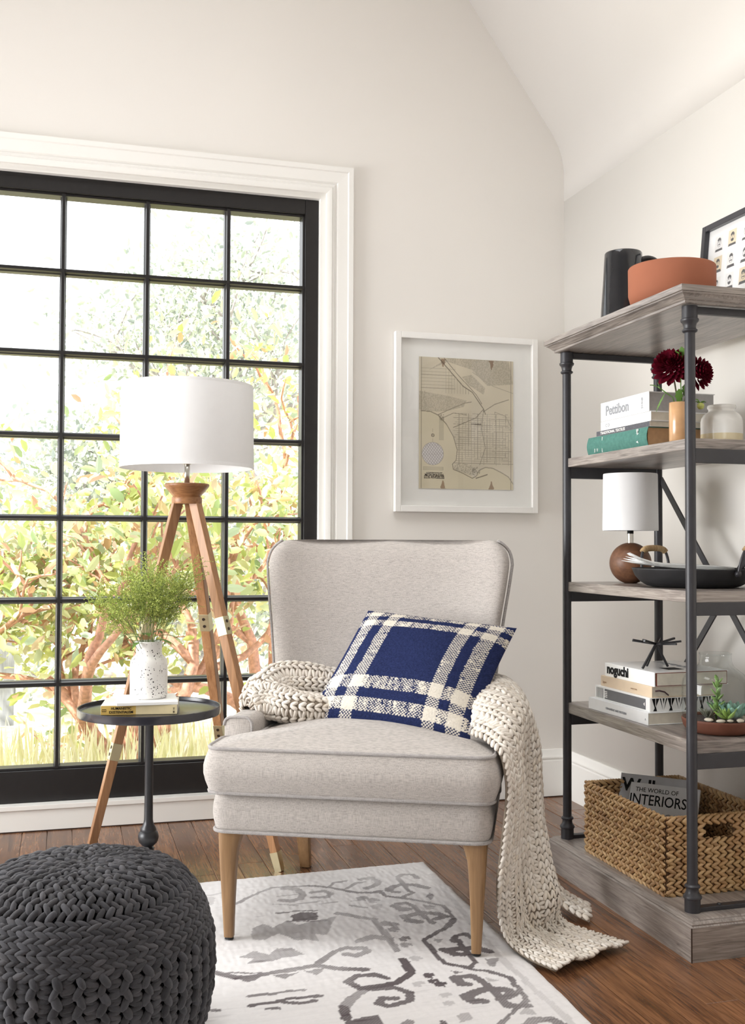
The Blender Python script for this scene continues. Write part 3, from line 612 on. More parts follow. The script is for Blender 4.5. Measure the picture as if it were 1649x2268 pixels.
# ------------------------------------------------------------------ patterned rug
RC = np.array([1.097, 3.217]); ta, tb = math.radians(-178.0), math.radians(-91.4); RA = np.array([math.cos(ta), math.sin(ta)]); RB = np.array([math.cos(tb), math.sin(tb)])
RS=[[0.012,0.7,[0.623,0.223,0.547,0.146,0.501,0.115,0.411,0.133]],[0.014,0.8,[0.4,0.13,0.343,0.16,0.281,0.228,0.233,0.246,0.21,0.238]],[0.012,0.8,[0.211,0.241,0.202,0.287,0.155,0.321,0.111,0.365,0.073,0.406,0.077,0.512,0.121,0.563]],[0.022,0.6,[0.498,0.231,0.473,0.243,0.444,0.237,0.43,0.201,0.436,0.152,0.474,0.136]],[0.016,0.6,[0.403,0.194,0.365,0.189,0.351,0.219,0.367,0.245,0.406,0.233]],[0.02,0.7,[0.239,0.117,0.204,0.116,0.19,0.154,0.21,0.188,0.242,0.2]],[0.012,0.7,[0.295,0.188,0.261,0.149,0.233,0.144]],[0.01,0.7,[0.343,0.157,0.32,0.126,0.281,0.119]],[0.014,0.7,[0.069,0.157,0.072,0.121,0.103,0.112,0.125,0.129,0.127,0.21,0.125,0.279,0.162,0.311]],[0.022,0.75,[0.186,0.238,0.163,0.212,0.129,0.2,0.091,0.218,0.072,0.252]],[0.016,0.7,[0.182,0.226,0.177,0.255,0.162,0.264]],[0.024,0.85,[0.202,0.367,0.193,0.406,0.175,0.404]],[0.016,0.85,[0.191,0.355,0.165,0.356,0.155,0.374,0.153,0.447,0.143,0.526]],[0.024,0.85,[0.202,0.453,0.196,0.492,0.176,0.506]],[0.022,0.85,[0.199,0.461,0.146,0.442,0.107,0.461,0.096,0.49,0.124,0.498]],[0.014,0.85,[0.078,0.517,0.107,0.556,0.202,0.634,0.2,0.783,0.153,0.83,0.126,0.806,0.122,0.707,0.116,0.635]],[0.013,0.8,[0.153,0.83,0.101,0.879,0.08,0.913,0.09,1.034,0.13,1.065,0.204,1.138]],[0.024,0.85,[0.174,0.706,0.154,0.743,0.138,0.748]],[0.022,0.85,[0.171,0.707,0.132,0.713,0.09,0.72,0.069,0.751]],[0.016,0.8,[0.132,0.661,0.114,0.631,0.085,0.624,0.08,0.652]],[0.024,0.8,[0.205,0.874,0.2,0.911,0.188,0.915]],[0.02,0.8,[0.198,0.868,0.161,0.872,0.151,0.899,0.145,0.957,0.142,1.047,0.1,1.058]],[0.026,0.8,[0.213,0.974,0.206,1.001,0.185,1.008]],[0.024,0.8,[0.208,0.971,0.156,0.95,0.115,0.966,0.105,0.992,0.132,1.006]],[0.022,0.75,[0.151,1.154,0.116,1.125,0.079,1.13,0.068,1.162]],[0.016,0.75,[0.369,0.377,0.286,0.453,0.283,0.579,0.286,0.679]],[0.024,0.75,[0.36,0.589,0.318,0.573,0.284,0.595]],[0.012,0.6,[0.318,0.33,0.285,0.359]],[0.008,0.8,[0.526,0.331,0.468,0.33,0.419,0.341]],[0.008,0.8,[0.512,0.401,0.41,0.424]],[0.02,0.85,[0.731,0.682,0.687,0.722,0.623,0.724,0.555,0.716,0.499,0.706,0.453,0.741,0.388,0.768]],[0.006,0.8,[0.715,0.687,0.621,0.713,0.505,0.701]],[0.018,0.85,[0.499,0.706,0.455,0.66,0.427,0.635,0.397,0.624]],[0.02,0.85,[0.397,0.626,0.361,0.639,0.358,0.662,0.389,0.68,0.412,0.662]],[0.02,0.9,[0.288,0.735,0.289,0.815,0.346,0.863,0.423,0.864]],[0.018,0.85,[0.356,0.828,0.379,0.799,0.422,0.796,0.446,0.819,0.428,0.861,0.393,0.877,0.349,0.886,0.326,0.919,0.338,0.957,0.39,0.97,0.411,0.949,0.394,0.928,0.364,0.937]],[0.024,0.6,[0.422,0.874,0.46,0.912,0.486,0.948]],[0.02,0.9,[0.488,0.947,0.493,1.001]],[0.02,0.7,[0.405,1.076,0.371,1.057]],[0.016,0.22,[0.017,0.139,0.058,0.791,0.042,1.188]],[0.012,0.75,[0.674,0.831,0.608,0.832,0.552,0.835]],[0.014,0.85,[0.678,0.878,0.629,0.879,0.596,0.87,0.522,0.875]],[0.012,0.85,[0.605,0.885,0.571,0.9,0.539,0.895]],[0.01,0.8,[0.645,0.903,0.622,0.91]],[0.01,0.4,[0.733,0.093,0.689,0.132,0.623,0.114]],[0.02,0.35,[0.723,0.158,0.684,0.158,0.697,0.202]],[0.012,0.7,[0.765,0.876,0.747,0.881]],[0.006,0.45,[0.503,0.196,0.434,0.197]],[0.006,0.45,[0.481,0.275,0.393,0.271]],[0.006,0.45,[0.398,0.294,0.349,0.292]],[0.006,0.45,[0.525,0.255,0.46,0.287]],[0.006,0.45,[0.31,0.297,0.278,0.299]]]
RP=[[0.8,[0.073,0.288,0.071,0.324,0.095,0.355,0.096,0.319]],[0.7,[0.127,0.382,0.088,0.406,0.126,0.412]],[0.55,[0.608,0.422,0.578,0.396,0.555,0.434,0.51,0.391,0.488,0.434,0.423,0.411,0.374,0.4,0.413,0.478,0.429,0.526,0.457,0.51,0.459,0.564,0.493,0.535,0.508,0.541,0.547,0.478,0.59,0.515,0.619,0.499]],[0.95,[0.492,0.357,0.463,0.343,0.42,0.354,0.43,0.409,0.456,0.407,0.497,0.403]],[0.65,[0.666,0.607,0.627,0.577,0.591,0.609,0.568,0.575,0.531,0.588,0.507,0.634,0.54,0.637,0.561,0.638,0.591,0.653,0.618,0.654,0.652,0.652,0.633,0.623]],[0.8,[0.685,0.729,0.631,0.734,0.667,0.757]],[0.8,[0.602,0.738,0.542,0.734,0.583,0.767]],[0.8,[0.531,0.73,0.477,0.73,0.511,0.767]],[0.8,[0.422,0.754,0.385,0.759,0.406,0.774]],[0.85,[0.498,1.012,0.464,1.004,0.42,1.004,0.424,1.07,0.508,1.057]],[0.8,[0.262,0.493,0.246,0.485,0.23,0.494,0.229,0.514,0.242,0.512,0.241,0.525,0.262,0.516]],[0.8,[0.268,0.529,0.252,0.521,0.236,0.53,0.236,0.549,0.249,0.547,0.248,0.56,0.268,0.552]],[0.7,[0.278,0.482,0.262,0.474,0.246,0.483,0.245,0.502,0.258,0.5,0.257,0.513,0.278,0.505]],[0.8,[0.262,0.6,0.246,0.593,0.231,0.601,0.23,0.619,0.243,0.617,0.242,0.629,0.262,0.621]],[0.6,[0.27,0.64,0.255,0.633,0.24,0.642,0.239,0.659,0.252,0.657,0.251,0.669,0.27,0.661]],[0.9,[0.269,0.833,0.254,0.828,0.24,0.835,0.24,0.851,0.252,0.849,0.251,0.859,0.269,0.851]],[0.9,[0.269,0.866,0.255,0.861,0.241,0.868,0.24,0.883,0.252,0.881,0.251,0.891,0.269,0.884]],[0.9,[0.258,0.885,0.244,0.88,0.23,0.888,0.23,0.902,0.241,0.9,0.241,0.91,0.259,0.903]],[0.3,[0.271,0.729,0.256,0.723,0.242,0.731,0.241,0.747,0.253,0.745,0.253,0.756,0.271,0.748]],[0.3,[0.307,0.87,0.294,0.865,0.28,0.872,0.279,0.887,0.29,0.885,0.29,0.895,0.307,0.888]],[0.3,[0.268,0.945,0.254,0.94,0.241,0.947,0.24,0.961,0.252,0.959,0.251,0.968,0.268,0.961]],[0.3,[0.273,0.988,0.259,0.983,0.246,0.99,0.246,1.004,0.257,1.002,0.256,1.011,0.273,1.004]],[0.4,[0.27,0.35,0.253,0.341,0.236,0.35,0.236,0.372,0.25,0.37,0.249,0.384,0.27,0.375]],[0.6,[0.291,0.271,0.273,0.262,0.256,0.272,0.255,0.294,0.27,0.292,0.269,0.307,0.291,0.298]],[0.5,[0.264,0.296,0.247,0.287,0.23,0.297,0.229,0.319,0.244,0.317,0.243,0.332,0.265,0.323]],[0.6,[0.094,0.789,0.06,0.794,0.09,0.843,0.102,0.836]],[0.75,[0.2,0.834,0.173,0.846,0.193,0.853]],[0.35,[0.133,0.889,0.11,0.92,0.138,0.919]],[0.4,[0.1,1.063,0.097,1.104,0.137,1.091]],[0.5,[0.084,0.292,0.079,0.326,0.097,0.345]],[0.6,[0.127,0.4,0.096,0.417,0.123,0.425]],[0.5,[0.175,0.632,0.149,0.644,0.174,0.662]],[0.45,[0.263,1.052,0.234,1.05,0.236,1.081,0.268,1.092]],[0.9,[0.308,1.072,0.293,1.073,0.299,1.109,0.316,1.103]]]
na, nb = 390, 430; da = db = .0043
a_, b_ = np.meshgrid(np.arange(na)*da, np.arange(nb)*db, indexing='ij')
wx = a_+(vnoise((na, nb), 5, 5, RNG)-.5)*.006; wy = b_+(vnoise((na, nb), 5, 5, RNG)-.5)*.006
ink = np.zeros((na, nb)); flip_ = lambda q: [1.66-v if i % 2 == 0 else v for i, v in enumerate(q)]     # the border pattern repeats mirrored on the far side
RS += [[w_, k, flip_(q)] for w_, k, q in RS if min(q[::2]) < .78]; RP += [[k, flip_(q)] for k, q in RP]
for w_, k, q in RS:
    pts = list(zip(q[::2], q[1::2])); ink = np.maximum(ink, k*seg_mask(wx, wy, pts, w_*1.1))
for k, q in RP: ink = np.maximum(ink, k*poly_mask(wx, wy, list(zip(q[::2], q[1::2]))))
streak = vnoise((na, nb), 22, 1.2, RNG)*.6+vnoise((na, nb), 9, 2.2, RNG)*.4; wear = vnoise((na, nb), 40, 30, RNG); wv = ((np.add.outer(np.arange(na), np.arange(nb))) % 2)
ink = ink*np.clip(.55+.8*wear+.25*(streak-.5)+.18*(wv-.5), .15, 1)*np.clip(.80+.5*(b_/1.0-.2), .55, 1.05)
ink = np.clip(ink+np.clip(streak-.74, 0, 1)*1.2*(wear > .3), 0, 1)
bg_ = lin((226, 223, 222))[None, None]*(.93+.1*streak[..., None]+.03*(RNG.random((na, nb, 1))-.5)); dk = lin((84, 75, 77))[None, None]*(.9+.25*RNG.random((na, nb, 1)))
rugc = bg_*(1-ink[..., None])+dk*ink[..., None]
rug = thing('area_rug', (RC[0], RC[1], 0), 'cream rug with faded grey geometric pattern lying under the armchair', 'rug')
P = np.zeros((na, nb, 3)); P[..., 0] = a_*RA[0]+b_*RB[0]; P[..., 1] = a_*RA[1]+b_*RB[1]
ed = np.minimum(a_, b_); P[..., 2] = .0085+.0012*vnoise((na, nb), 1.6, 5, RNG)-.004*np.exp(-ed/.004)
P[..., 0] += (vnoise((na, nb), 3, 10, RNG)-.5)*.004*np.exp(-ed/.01)
grid_mesh('woven_field', P, vcol('rug_wool', .95, .05, (900, .25, .0006)), rug, rugc)
ex = lambda a, b: (RA[0]*a+RB[0]*b, RA[1]*a+RB[1]*b)
w1, h1 = (na-1)*da, (nb-1)*db
MB().prism([ex(.001, .001), ex(w1, .001), ex(w1, h1), ex(.001, h1)], .0005, .0045).build('rug_backing', plain('rug_backing', (206, 200, 194), .95), rug)

# ------------------------------------------------------------------ tripod floor lamp
LX, LY = .379, 3.475
lamp = thing('tripod_floor_lamp', (LX, LY, 0), 'wooden tripod floor lamp with a large white drum shade beside the window', 'floor lamp')
feet = [(.648-LX, 3.262-LY), (.076-LX, 3.425-LY), (.586-LX, 3.825-LY)]
for i, (fx, fy) in enumerate(feet):
    d = Vector((fx, fy, 0)).normalized(); topp = Vector((d.x*.030, d.y*.030, 1.135)); bot = Vector((fx, fy, .0)); ax = (topp-bot).normalized(); sd = ax.cross(d).normalized(); ot = sd.cross(ax).normalized()
    if ot.dot(d) < 0: ot = -ot
    def sec(t, wa, wb): p = bot+(topp-bot)*t; return [tuple(p+sd*wa*x+ot*wb*y) for x, y in ((-.5, -.5), (.5, -.5), (.5, .5), (-.5, .5))]
    lg = MB().rings([sec(.004, .020, .020), sec(.045, .026, .024), sec(.50, .033, .030), sec(1, .032, .030)]).build('leg', M_lampwood, lamp, bevel=.002)
    for t0, t1 in ((.628, .678), (.290, .335)):
        k = np.interp((t0+t1)/2, [.045, .5, 1], [.026, .033, .032])+.0022; k2 = np.interp((t0+t1)/2, [.045, .5, 1], [.024, .030, .030])+.0022
        bnd = MB().rings([sec(t0, k, k2), sec(t1, k, k2)]).build('brass_band', M_brass, lg, bevel=.0006)
        for q in (.3, .72):
            p = bot+(topp-bot)*(t0+(t1-t0)*q)
            MB().tube([p-ot*(k2/2-.001), p-ot*(k2/2+.0016)], .0052, 10).build('screw', M_screw, lg); MB().tube([p+ot*(k2/2-.001), p+ot*(k2/2+.0016)], .0052, 10).build('screw', M_screw, lg)
    MB().rings([sec(-.0, .0215, .0215), sec(.05, .0285, .0265)]).build('brass_tip', M_brass, lg)
hub = MB().lathe([(.0, 1.128), (.047, 1.128), (.0485, 1.131), (.0485, 1.147), (.047, 1.150), (.044, 1.152), (.047, 1.156), (.058, 1.168), (.068, 1.180), (.0715, 1.186), (.0715, 1.190), (.069, 1.193), (.0, 1.193)], 40).build('hub', wood('turned_walnut', (128, 84, 54), (176, 126, 84), 'x', .8, .4), lamp, auto=35)
MB().lathe([(.0085, 1.19), (.0085, 1.262)], 16).lathe([(.013, 1.256), (.015, 1.262), (.013, 1.268)], 16).build('stem', M_nickel, lamp, smooth=True)
SR, SZ0, SZ1 = .2125, 1.243, 1.508
def drum(name, r0, r1, z0, z1, parent, th=.002, n=72):
    b = MB(); prof = [(r0, z0), (r0+.0008, z0+.004), (r1+.0008, z1-.004), (r1, z1), (r1-th, z1), (r1-th, z1-.004), (r0-th, z0+.004), (r0-th, z0)]
    R = [[(r*math.cos(2*PI*j/n), r*math.sin(2*PI*j/n), z) for j in range(n)] for r, z in prof]; R.append(R[0]); return b.rings(R, False, False).build(name, M_shade, parent, auto=50)
sh = drum('lamp_shade', SR, SR-.004, SZ0, SZ1, lamp)
MB().lathe([(SR-.003, SZ0-.001), (SR+.0012, SZ0-.001), (SR+.0012, SZ0+.009), (SR-.003, SZ0+.009), (SR-.003, SZ0-.001)], 72, cap=False).build('shade_trim', M_shade, sh); MB().lathe([(SR-.007, SZ1-.008), (SR-.0030, SZ1-.008), (SR-.0030, SZ1+.001), (SR-.007, SZ1+.001), (SR-.007, SZ1-.008)], 72, cap=False).build('shade_trim', M_shade, sh)
b = MB()
for k in range(3): b.bar((0, 0, SZ1-.02), ((SR-.006)*math.cos(k*2*PI/3+.4), (SR-.006)*math.sin(k*2*PI/3+.4), SZ1-.006), .004, .003)
b.build('spider', M_nickel, lamp)
MB().lathe([(.018, 1.262), (.02, 1.27), (.02, 1.33), (.012, 1.34)], 16).build('socket', M_white, lamp, smooth=True); MB().lathe([(.01, 1.34), (.014, 1.36), (.03, 1.40), (.032, 1.42), (.022, 1.447), (.001, 1.455)], 20).build('bulb', M_white, lamp, smooth=True)
MB().lathe([(.004, 1.45), (.004, 1.50), (.0095, 1.502), (.0095, 1.522), (.007, 1.525)], 14).build('finial', M_nickel, lamp, auto=40)

# ------------------------------------------------------------------ round black side table
TX, TY = .249, 3.225
M_black = plain('satin_black', (34, 34, 37), .38, spec=.5, var=.1); M_blacktop = plain('black_tray_top', (44, 44, 50), .22, spec=.6, var=.08)
tab = thing('side_table', (TX, TY, .0102), 'small round black pedestal side table with a raised rim, beside the armchair', 'side table')
MB().lathe([(.0, .488), (.198, .488), (.2055, .490), (.207, .495), (.207, .512), (.205, .5135), (.2035, .512), (.2025, .503), (.199, .5015), (.0, .5015)], 72).build('table_top', M_blacktop, tab, auto=35)
MB().lathe([(.0, .0), (.12, .0), (.122, .008), (.11, .014), (.04, .022), (.016, .034), (.011, .06), (.0105, .085), (.016, .093), (.018, .100), (.012, .104), (.018, .108), (.027, .118), (.0300, .130), (.0295, .138), (.026, .146), (.0225, .150), (.0235, .153), (.021, .160), (.015, .170), (.0128, .182), (.0122, .24), (.0122, .455), (.0135, .457), (.0135, .482), (.03, .484), (.03, .489)], 32).build('pedestal', M_black, tab, auto=45)
MB().box(.006, .07, -.05, -.012, .478, .489).build('bracket', M_black, tab, bevel=.002)
# book on the table, spine towards the camera
def book(name, label, loc, rz, W, D, H, cover, pages=M_paper, group=None, parent=None, hard=True, rounded_spine=False, cov_th=.0022):
    """spine along local x (length W) on the -y side, pages run to +y (depth D), lying flat, base at z=0"""
    t = thing(name, loc, label, 'book', rz, group); c = cov_th; o_ = .003 if hard else .0
    MB().box(o_, W-o_, .002, D-o_, c, H-c).build('page_block', pages, t)
    cv = MB(); cv.box(0, W, .0015, D, 0, c).box(0, W, .0015, D, H-c, H)
    if rounded_spine: cv.rings([[(x, .002-.006*math.sin(PI*k/8)+0*x, H*k/8) for k in range(9)]+[(x, .004-.006*math.sin(PI*k/8), H*k/8) for k in range(8, -1, -1)] for x in (0, W)])
    else: cv.box(0, W, 0, .0022, 0, H)
    cv.build('cover', cover, t, bevel=.0006, seg=1); return t
r_b = math.atan2(3.127-3.156, .321-.109)
bk = book('paperback_book', 'cream paperback with black capitals on its ochre spine, lying on the round black table', (.107, 3.158, .5120), r_b, .214, .158, .0265, plain('cream_cover', (232, 226, 212), .5, var=.03), hard=False, cov_th=.0008)
M_ochre = plain('ochre_spine', (206, 172, 92), .55, var=.05); M_creamsp = plain('cream_spine', (222, 206, 164), .55, var=.05)
MB().box(.0005, .098, -.0006, .0004, .0004, .0261).build('spine_panel', M_ochre, bk); MB().box(.098, .2135, -.0006, .0004, .0004, .0261).build('spine_panel', M_creamsp, bk)
text('HUMANISTIC', .0105, M_blackpt, bk, (.057, -.0008, .0148), (1, 0, 0), (0, 0, 1), align='CENTER', bold=.0002, sx=.92); text('EXISTENTIALISM', .0105, M_blackpt, bk, (.057, -.0008, .0042), (1, 0, 0), (0, 0, 1), align='CENTER', bold=.0002, sx=.88)
text('BB 145', .0062, M_blackpt, bk, (.2065, -.0008, .0030), (0, 0, 1), (-1, 0, 0), sx=.9); MB().box(.0035, .0155, -.0008, .0002, .009, .0165).build('spine_emblem', M_blackpt, bk)
for k in range(3): MB().box(.005+.0036*k, .0072+.0036*k, -.001, .0002, .0105, .0150).build('emblem_mark', M_ochre, bk)
b2 = book('thin_white_book', 'thin white book under the speckled vase, on top of the paperback', (.150, 3.137, .5387), r_b+.09, .172, .176, .0085, plain('bright_white_cover', (244, 243, 240), .5, var=.01), hard=False, cov_th=.0008)
# speckled vase
t = NT('speckled_ceramic'); v = t.coord(); vo = t.n('ShaderNodeTexVoronoi'); t.t.links.new(v, vo.inputs['Vector']); vo.inputs['Scale'].default_value = 170
n2 = t.noise(v, 26, 2); lim = t.math('MULTIPLY', t.math('SUBTRACT', n2, .27), .85); dots = t.math('LESS_THAN', vo.outputs['Distance'], t.math('MULTIPLY', lim, t.math('ADD', vo.outputs['Color'], .35)))
t.base(t.mix(s2l((236, 234, 230)), s2l((40, 36, 34)), dots)); t.p(.42, 0, .4); M_speck = t.m
VX, VY, VZ = .246, 3.232, .5474
vase = thing('speckled_vase', (VX, VY, VZ), 'white ceramic vase with black speckles standing on books on the round table', 'vase')
MB().lathe([(.0, 0), (.049, 0), (.053, .004), (.0545, .012), (.0545, .098), (.053, .108), (.0485, .117), (.042, .122), (.0385, .127), (.0375, .133), (.0377, .158), (.0392, .164), (.0385, .166), (.0360, .1655), (.0345, .160), (.0345, .130), (.048, .112), (.05, .10), (.05, .01), (.0, .008)], 56).build('body', M_speck, vase, smooth=True)
# wild greenery
bq = thing('wild_greenery', (VX, VY, VZ+.01), 'airy bunch of fine yellow-green sprigs in the speckled vase', 'plant')
rg = random.Random(21); stems = MB(); Pn, An, Bn, Nn = [], [], [], []; Dn = [[], [], [], []]
def sprig(p, d, L, r, lvl):
    pts = [Vector(p)]; d = Vector(d).normalized(); n = 5
    for i in range(n):
        d = (d+Vector((rg.uniform(-.10, .10), rg.uniform(-.10, .10), rg.uniform(-.06, .06))) + Vector((d.x, d.y, -.12))*(.05 if lvl == 0 else .02)).normalized(); pts.append(pts[-1]+d*L/n)
    stems.tube(pts, [max(.0004, r*(1-.75*i/n)) for i in range(n+1)], 4)
    if lvl < 2:
        for k in range(10 if lvl == 0 else 5):
            q = (.42 if lvl == 0 else .15)+(.58 if lvl == 0 else .85)*(k+rg.random())/(10 if lvl == 0 else 5); i = min(int(q*n), n-1); pp = pts[i].lerp(pts[i+1], q*n-i) if q < 1 else pts[-1]
            s = d.orthogonal().normalized(); s.rotate(__import__('mathutils').Quaternion(d, rg.uniform(0, 2*PI))); sprig(pp, d*1.0+s*rg.uniform(.5, .9), L*(.34-.12*q if lvl == 0 else .42), r*.45, lvl+1)
    if lvl >= 1:
        m = 9 if lvl == 2 else 6
        for k in range(m):
            q = (k+.5)/m; i = min(int(q*n), n-1); pp = pts[i].lerp(pts[i+1], q*n-i); a = np.array(d)*.5+np.array([rg.gauss(0, .6) for _ in range(3)]); a /= np.linalg.norm(a); nn = np.cross(a, [rg.gauss(0, 1) for _ in range(3)]); nn /= np.linalg.norm(nn); b__ = np.cross(nn, a); s = rg.uniform(.004, .0075)
            Pn.append(np.array(pp)+a*s*.5); An.append(a*s); Bn.append(b__*s*.6); Nn.append(nn*s)
for k in range(32):
    a = rg.uniform(0, 2*PI); til = rg.uniform(.05, .56)*(1-.34*math.cos(a-.3)); rr = rg.uniform(0, .024)
    sprig((rr*math.cos(a), rr*math.sin(a), .10), (math.cos(a)*til, math.sin(a)*til, 1), rg.uniform(.20, .295)*(1-.15*til), .0013, 0)
stems.build('stems', plain('green_stem', (104, 120, 66), .6), bq, smooth=True)
many('foliage', LEAF, Pn, An, Bn, Nn, pieces('sprig_leaf', [(178, 194, 92), (200, 212, 116), (150, 168, 80), (208, 214, 128), (170, 178, 90)], .6, .25, trans=.25), bq, False)
for k in range(9):
    a = k*.72+.3; L = rg.uniform(.045, .075); MBx = MB(); d = Vector((math.cos(a), math.sin(a), rg.uniform(.1, .7))).normalized(); s = d.cross(Vector((0, 0, 1))).normalized(); p0 = Vector((.03*math.cos(a), .03*math.sin(a), .152+rg.uniform(0, .03)))
    R = []
    for i in range(6): q = i/5; c = p0+d*L*q-Vector((0, 0, .03*q*q)); w_ = .009*math.sin(PI*min(q*.9+.08, 1)); R.append([tuple(c-s*w_), tuple(c-Vector((0, 0, .0015))), tuple(c+s*w_)])
    MBx.rings(R, False, False, False).build('leaf', plain('broad_leaf', (104, 136, 62), .5), bq, smooth=True)

# ------------------------------------------------------------------ knitted pouf
PX, PY = .046, 2.185
pouf = thing('knitted_pouf', (PX, PY, .0165), 'chunky dark charcoal knitted pouf in the left foreground', 'pouf')
pp = np.array([(0, .352), (.03, .356), (.08, .358), (.13, .353), (.175, .342), (.207, .323), (.231, .296), (.247, .262), (.256, .22), (.259, .17), (.256, .12), (.246, .07), (.228, .03), (.205, .006), (.19, .0)])*np.array((.945, 1.0))
ln = np.concatenate([[0], np.cumsum(np.linalg.norm(np.diff(pp, axis=0), axis=1))])
def pf(l):
    return np.interp(l, ln, pp[:, 0]), np.interp(l, ln, pp[:, 1])
M_char = pieces('charcoal_wool', [(58, 57, 60), (72, 71, 75), (50, 49, 52), (82, 80, 83)], .85, .2, bs=1100, bump=.9, bd=.0016); cb = M_char.node_tree.nodes['Principled BSDF']; cb.inputs['Sheen Weight'].default_value = .18; cb.inputs['Sheen Roughness'].default_value = .45
core = MB().lathe([(max(r-.009, .0001), z-.007 if z > .05 else z+.002) for r, z in pp[::-1]], 48, cap=True).build('core', plain('charcoal_core', (30, 30, 33), .95, spec=.05), pouf, smooth=True)
Pq, Aq, Bq, Nq = [], [], [], []
def put(l, ph, al, slant, L_, Wd, lift=0):
    r, z = pf(l); r2, z2 = pf(l+.004); r1, z1_ = pf(l-.004); tr, tz = r2-r1, z2-z1_; k = math.hypot(tr, tz)+1e-9; tr /= k; tz /= k; c, s = math.cos(ph), math.sin(ph)
    T = np.array((tr*c, tr*s, tz)); C = np.array((-s, c, 0)); N = np.array((-tz*c, -tz*s, tr)); A = T*math.cos(slant)+C*math.sin(slant); B = np.cross(N, A)
    j = rg.uniform(.88, 1.14); Pq.append(np.array((r*c, r*s, z))+N*(lift+rg.uniform(-.0012, .0012))); Aq.append(A*L_*j); Bq.append(B*Wd*rg.uniform(.88, 1.12)); Nq.append(N*Wd*.95)
l = .010; row = 0
while l < .214:
    r, z = pf(l); n = max(8, int(2*PI*r/.0152)) if r < .075 else (int(2*PI*r/.0165)//2*2)
    for k in range(n):
        ph = 2*PI*(k+.5*(row % 2))/n; put(l, ph, 0, (.55 if row % 2 else -.55)+rg.uniform(-.15, .15), .029, .0125, .001 if (k % 2) else .0035)
    l += .0140; row += 1
for e in range(5):
    r, z = pf(l+.004); n = int(2*PI*r/.0185)
    for k in range(n):
        ph = 2*PI*(k+.5*e)/n
        for s in (-1, 1): put(l+.004+s*.0044, ph+s*.0, 0, PI/2+s*.42, .030, .0115, .003)
    l += .0185
l += .002; row = 0
while l < ln[-1]-.004:
    r, z = pf(l); n = 78
    for k in range(n):
        ph = 2*PI*k/n
        if k % 2 == 0: put(l, ph+.010*(-1)**row, 0, .45*(-1)**row+rg.uniform(-.15, .15), .029, .0155, .0045)
        else:
            put(l-.004, ph, 0, PI/2+.35, .027, .0135, .0005); put(l+.004, ph, 0, PI/2-.35, .027, .0135, -.0005)
    l += .0155; row += 1
many('yarn_stitches', capsule(5, 7, .14), Pq, Aq, Bq, Nq, M_char, pouf)

# ------------------------------------------------------------------ framed map on the back wall
FX0, FX1, FZ0, FZ1 = 1.217, 1.813, 1.127, 1.823
pic = thing('framed_map', ((FX0+FX1)/2, YB, FZ0), 'old tan street map in a white frame hanging on the back wall', 'picture')
hw, hh_, fd, fwid = (FX1-FX0)/2, FZ1-FZ0, .026, .024
M_frame = plain('white_frame', (240, 238, 234), .35, spec=.4, var=.01)
for a in ((-hw, -hw+fwid, 0, hh_), (hw-fwid, hw, 0, hh_), (-hw+fwid, hw-fwid, 0, fwid), (-hw+fwid, hw-fwid, hh_-fwid, hh_)):
    MB().box(a[0], a[1], -fd-.002, -.002, a[2], a[3]).build('frame_side', M_frame, pic, bevel=.0015, seg=1)
MB().box(-hw+.01, hw-.01, -.010, -.004, .01, hh_-.01).build('mat_board', plain('mat_board', (236, 235, 231), .8, spec=.1, var=.01), pic)
mx0, mx1, mz0, mz1 = 1.317-1.515, 1.712-1.515, 1.2185-FZ0, 1.7315-FZ0
nx, nz = 300, 390; X, Zm = np.meshgrid(np.linspace(0, 1, nx), np.linspace(0, 1, nz), indexing='ij'); RM = np.random.default_rng(5)
pap = lin((206, 197, 176))[None, None]*(.88+.22*vnoise((nx, nz), 60, 50, RM)[..., None]); fold = lin((222, 216, 204))[None, None]
lt = np.clip(vnoise((nx, nz), 70, 90, RM)*1.4-.35, 0, 1)[..., None]*(X > .55)[..., None]; pap = pap*(1-lt*.7)+fold*lt*.7
sea = poly_mask(X, Zm, [(0, 0), (.55, 0), (.59, .09), (.45, .13), (.37, .15), (.35, .19), (.39, .22), (.40, .30), (.36, .40), (.29, .50), (.22, .55), (.16, .585), (.08, .59), (0, .575)]) | poly_mask(X, Zm, [(.59, .09), (.62, .13), (.70, .17), (.78, .165), (.88, .13), (.95, .10), (1, .04), (1, 0), (.5, 0)])
pap = np.where(sea[..., None], lin((212, 203, 178))[None, None]*(.92+.12*vnoise((nx, nz), 50, 80, RM)[..., None]), pap)
inkm = np.zeros((nx, nz)); Ln = lambda pts, wd, k: np.maximum(inkm, k*seg_mask(X, Zm*1.3, [(a, b*1.3) for a, b in pts], wd))
hills = (vnoise((nx, nz), 1.7, 2.6, RM) > .5); hm = poly_mask(X, Zm, [(0, .60), (0, .74), (.3, .71), (.5, .68), (.47, .63), (.32, .60), (.2, .585), (.1, .59)]) | poly_mask(X, Zm, [(.45, .86), (.55, .88), (.7, .78), (.68, .73), (.52, .80)]) | poly_mask(X, Zm, [(.1, .9), (.3, 1), (.95, 1), (1, .82), (.72, .80), (.55, .92), (.3, .97)])
hm2 = poly_mask(X, Zm, [(.36, .15), (.38, .19), (.47, .20), (.56, .18), (.58, .10), (.46, .13)])
inkm = np.where(hm & hills, .36, inkm); inkm = np.where(hm2 & hills, .35, inkm)
inkm = np.maximum(inkm, .20*hm)
for k in range(17): x = .42+.033*k; inkm = np.maximum(inkm, (.38 if k % 3 else .55)*(seg_mask(X, Zm, [(x, .19+.02*(k % 4)), (x+.004*math.sin(k), .58-.03*(k % 3))], .0052) & ~sea & (vnoise((nx, nz), 8, 8, RM) > .15)))
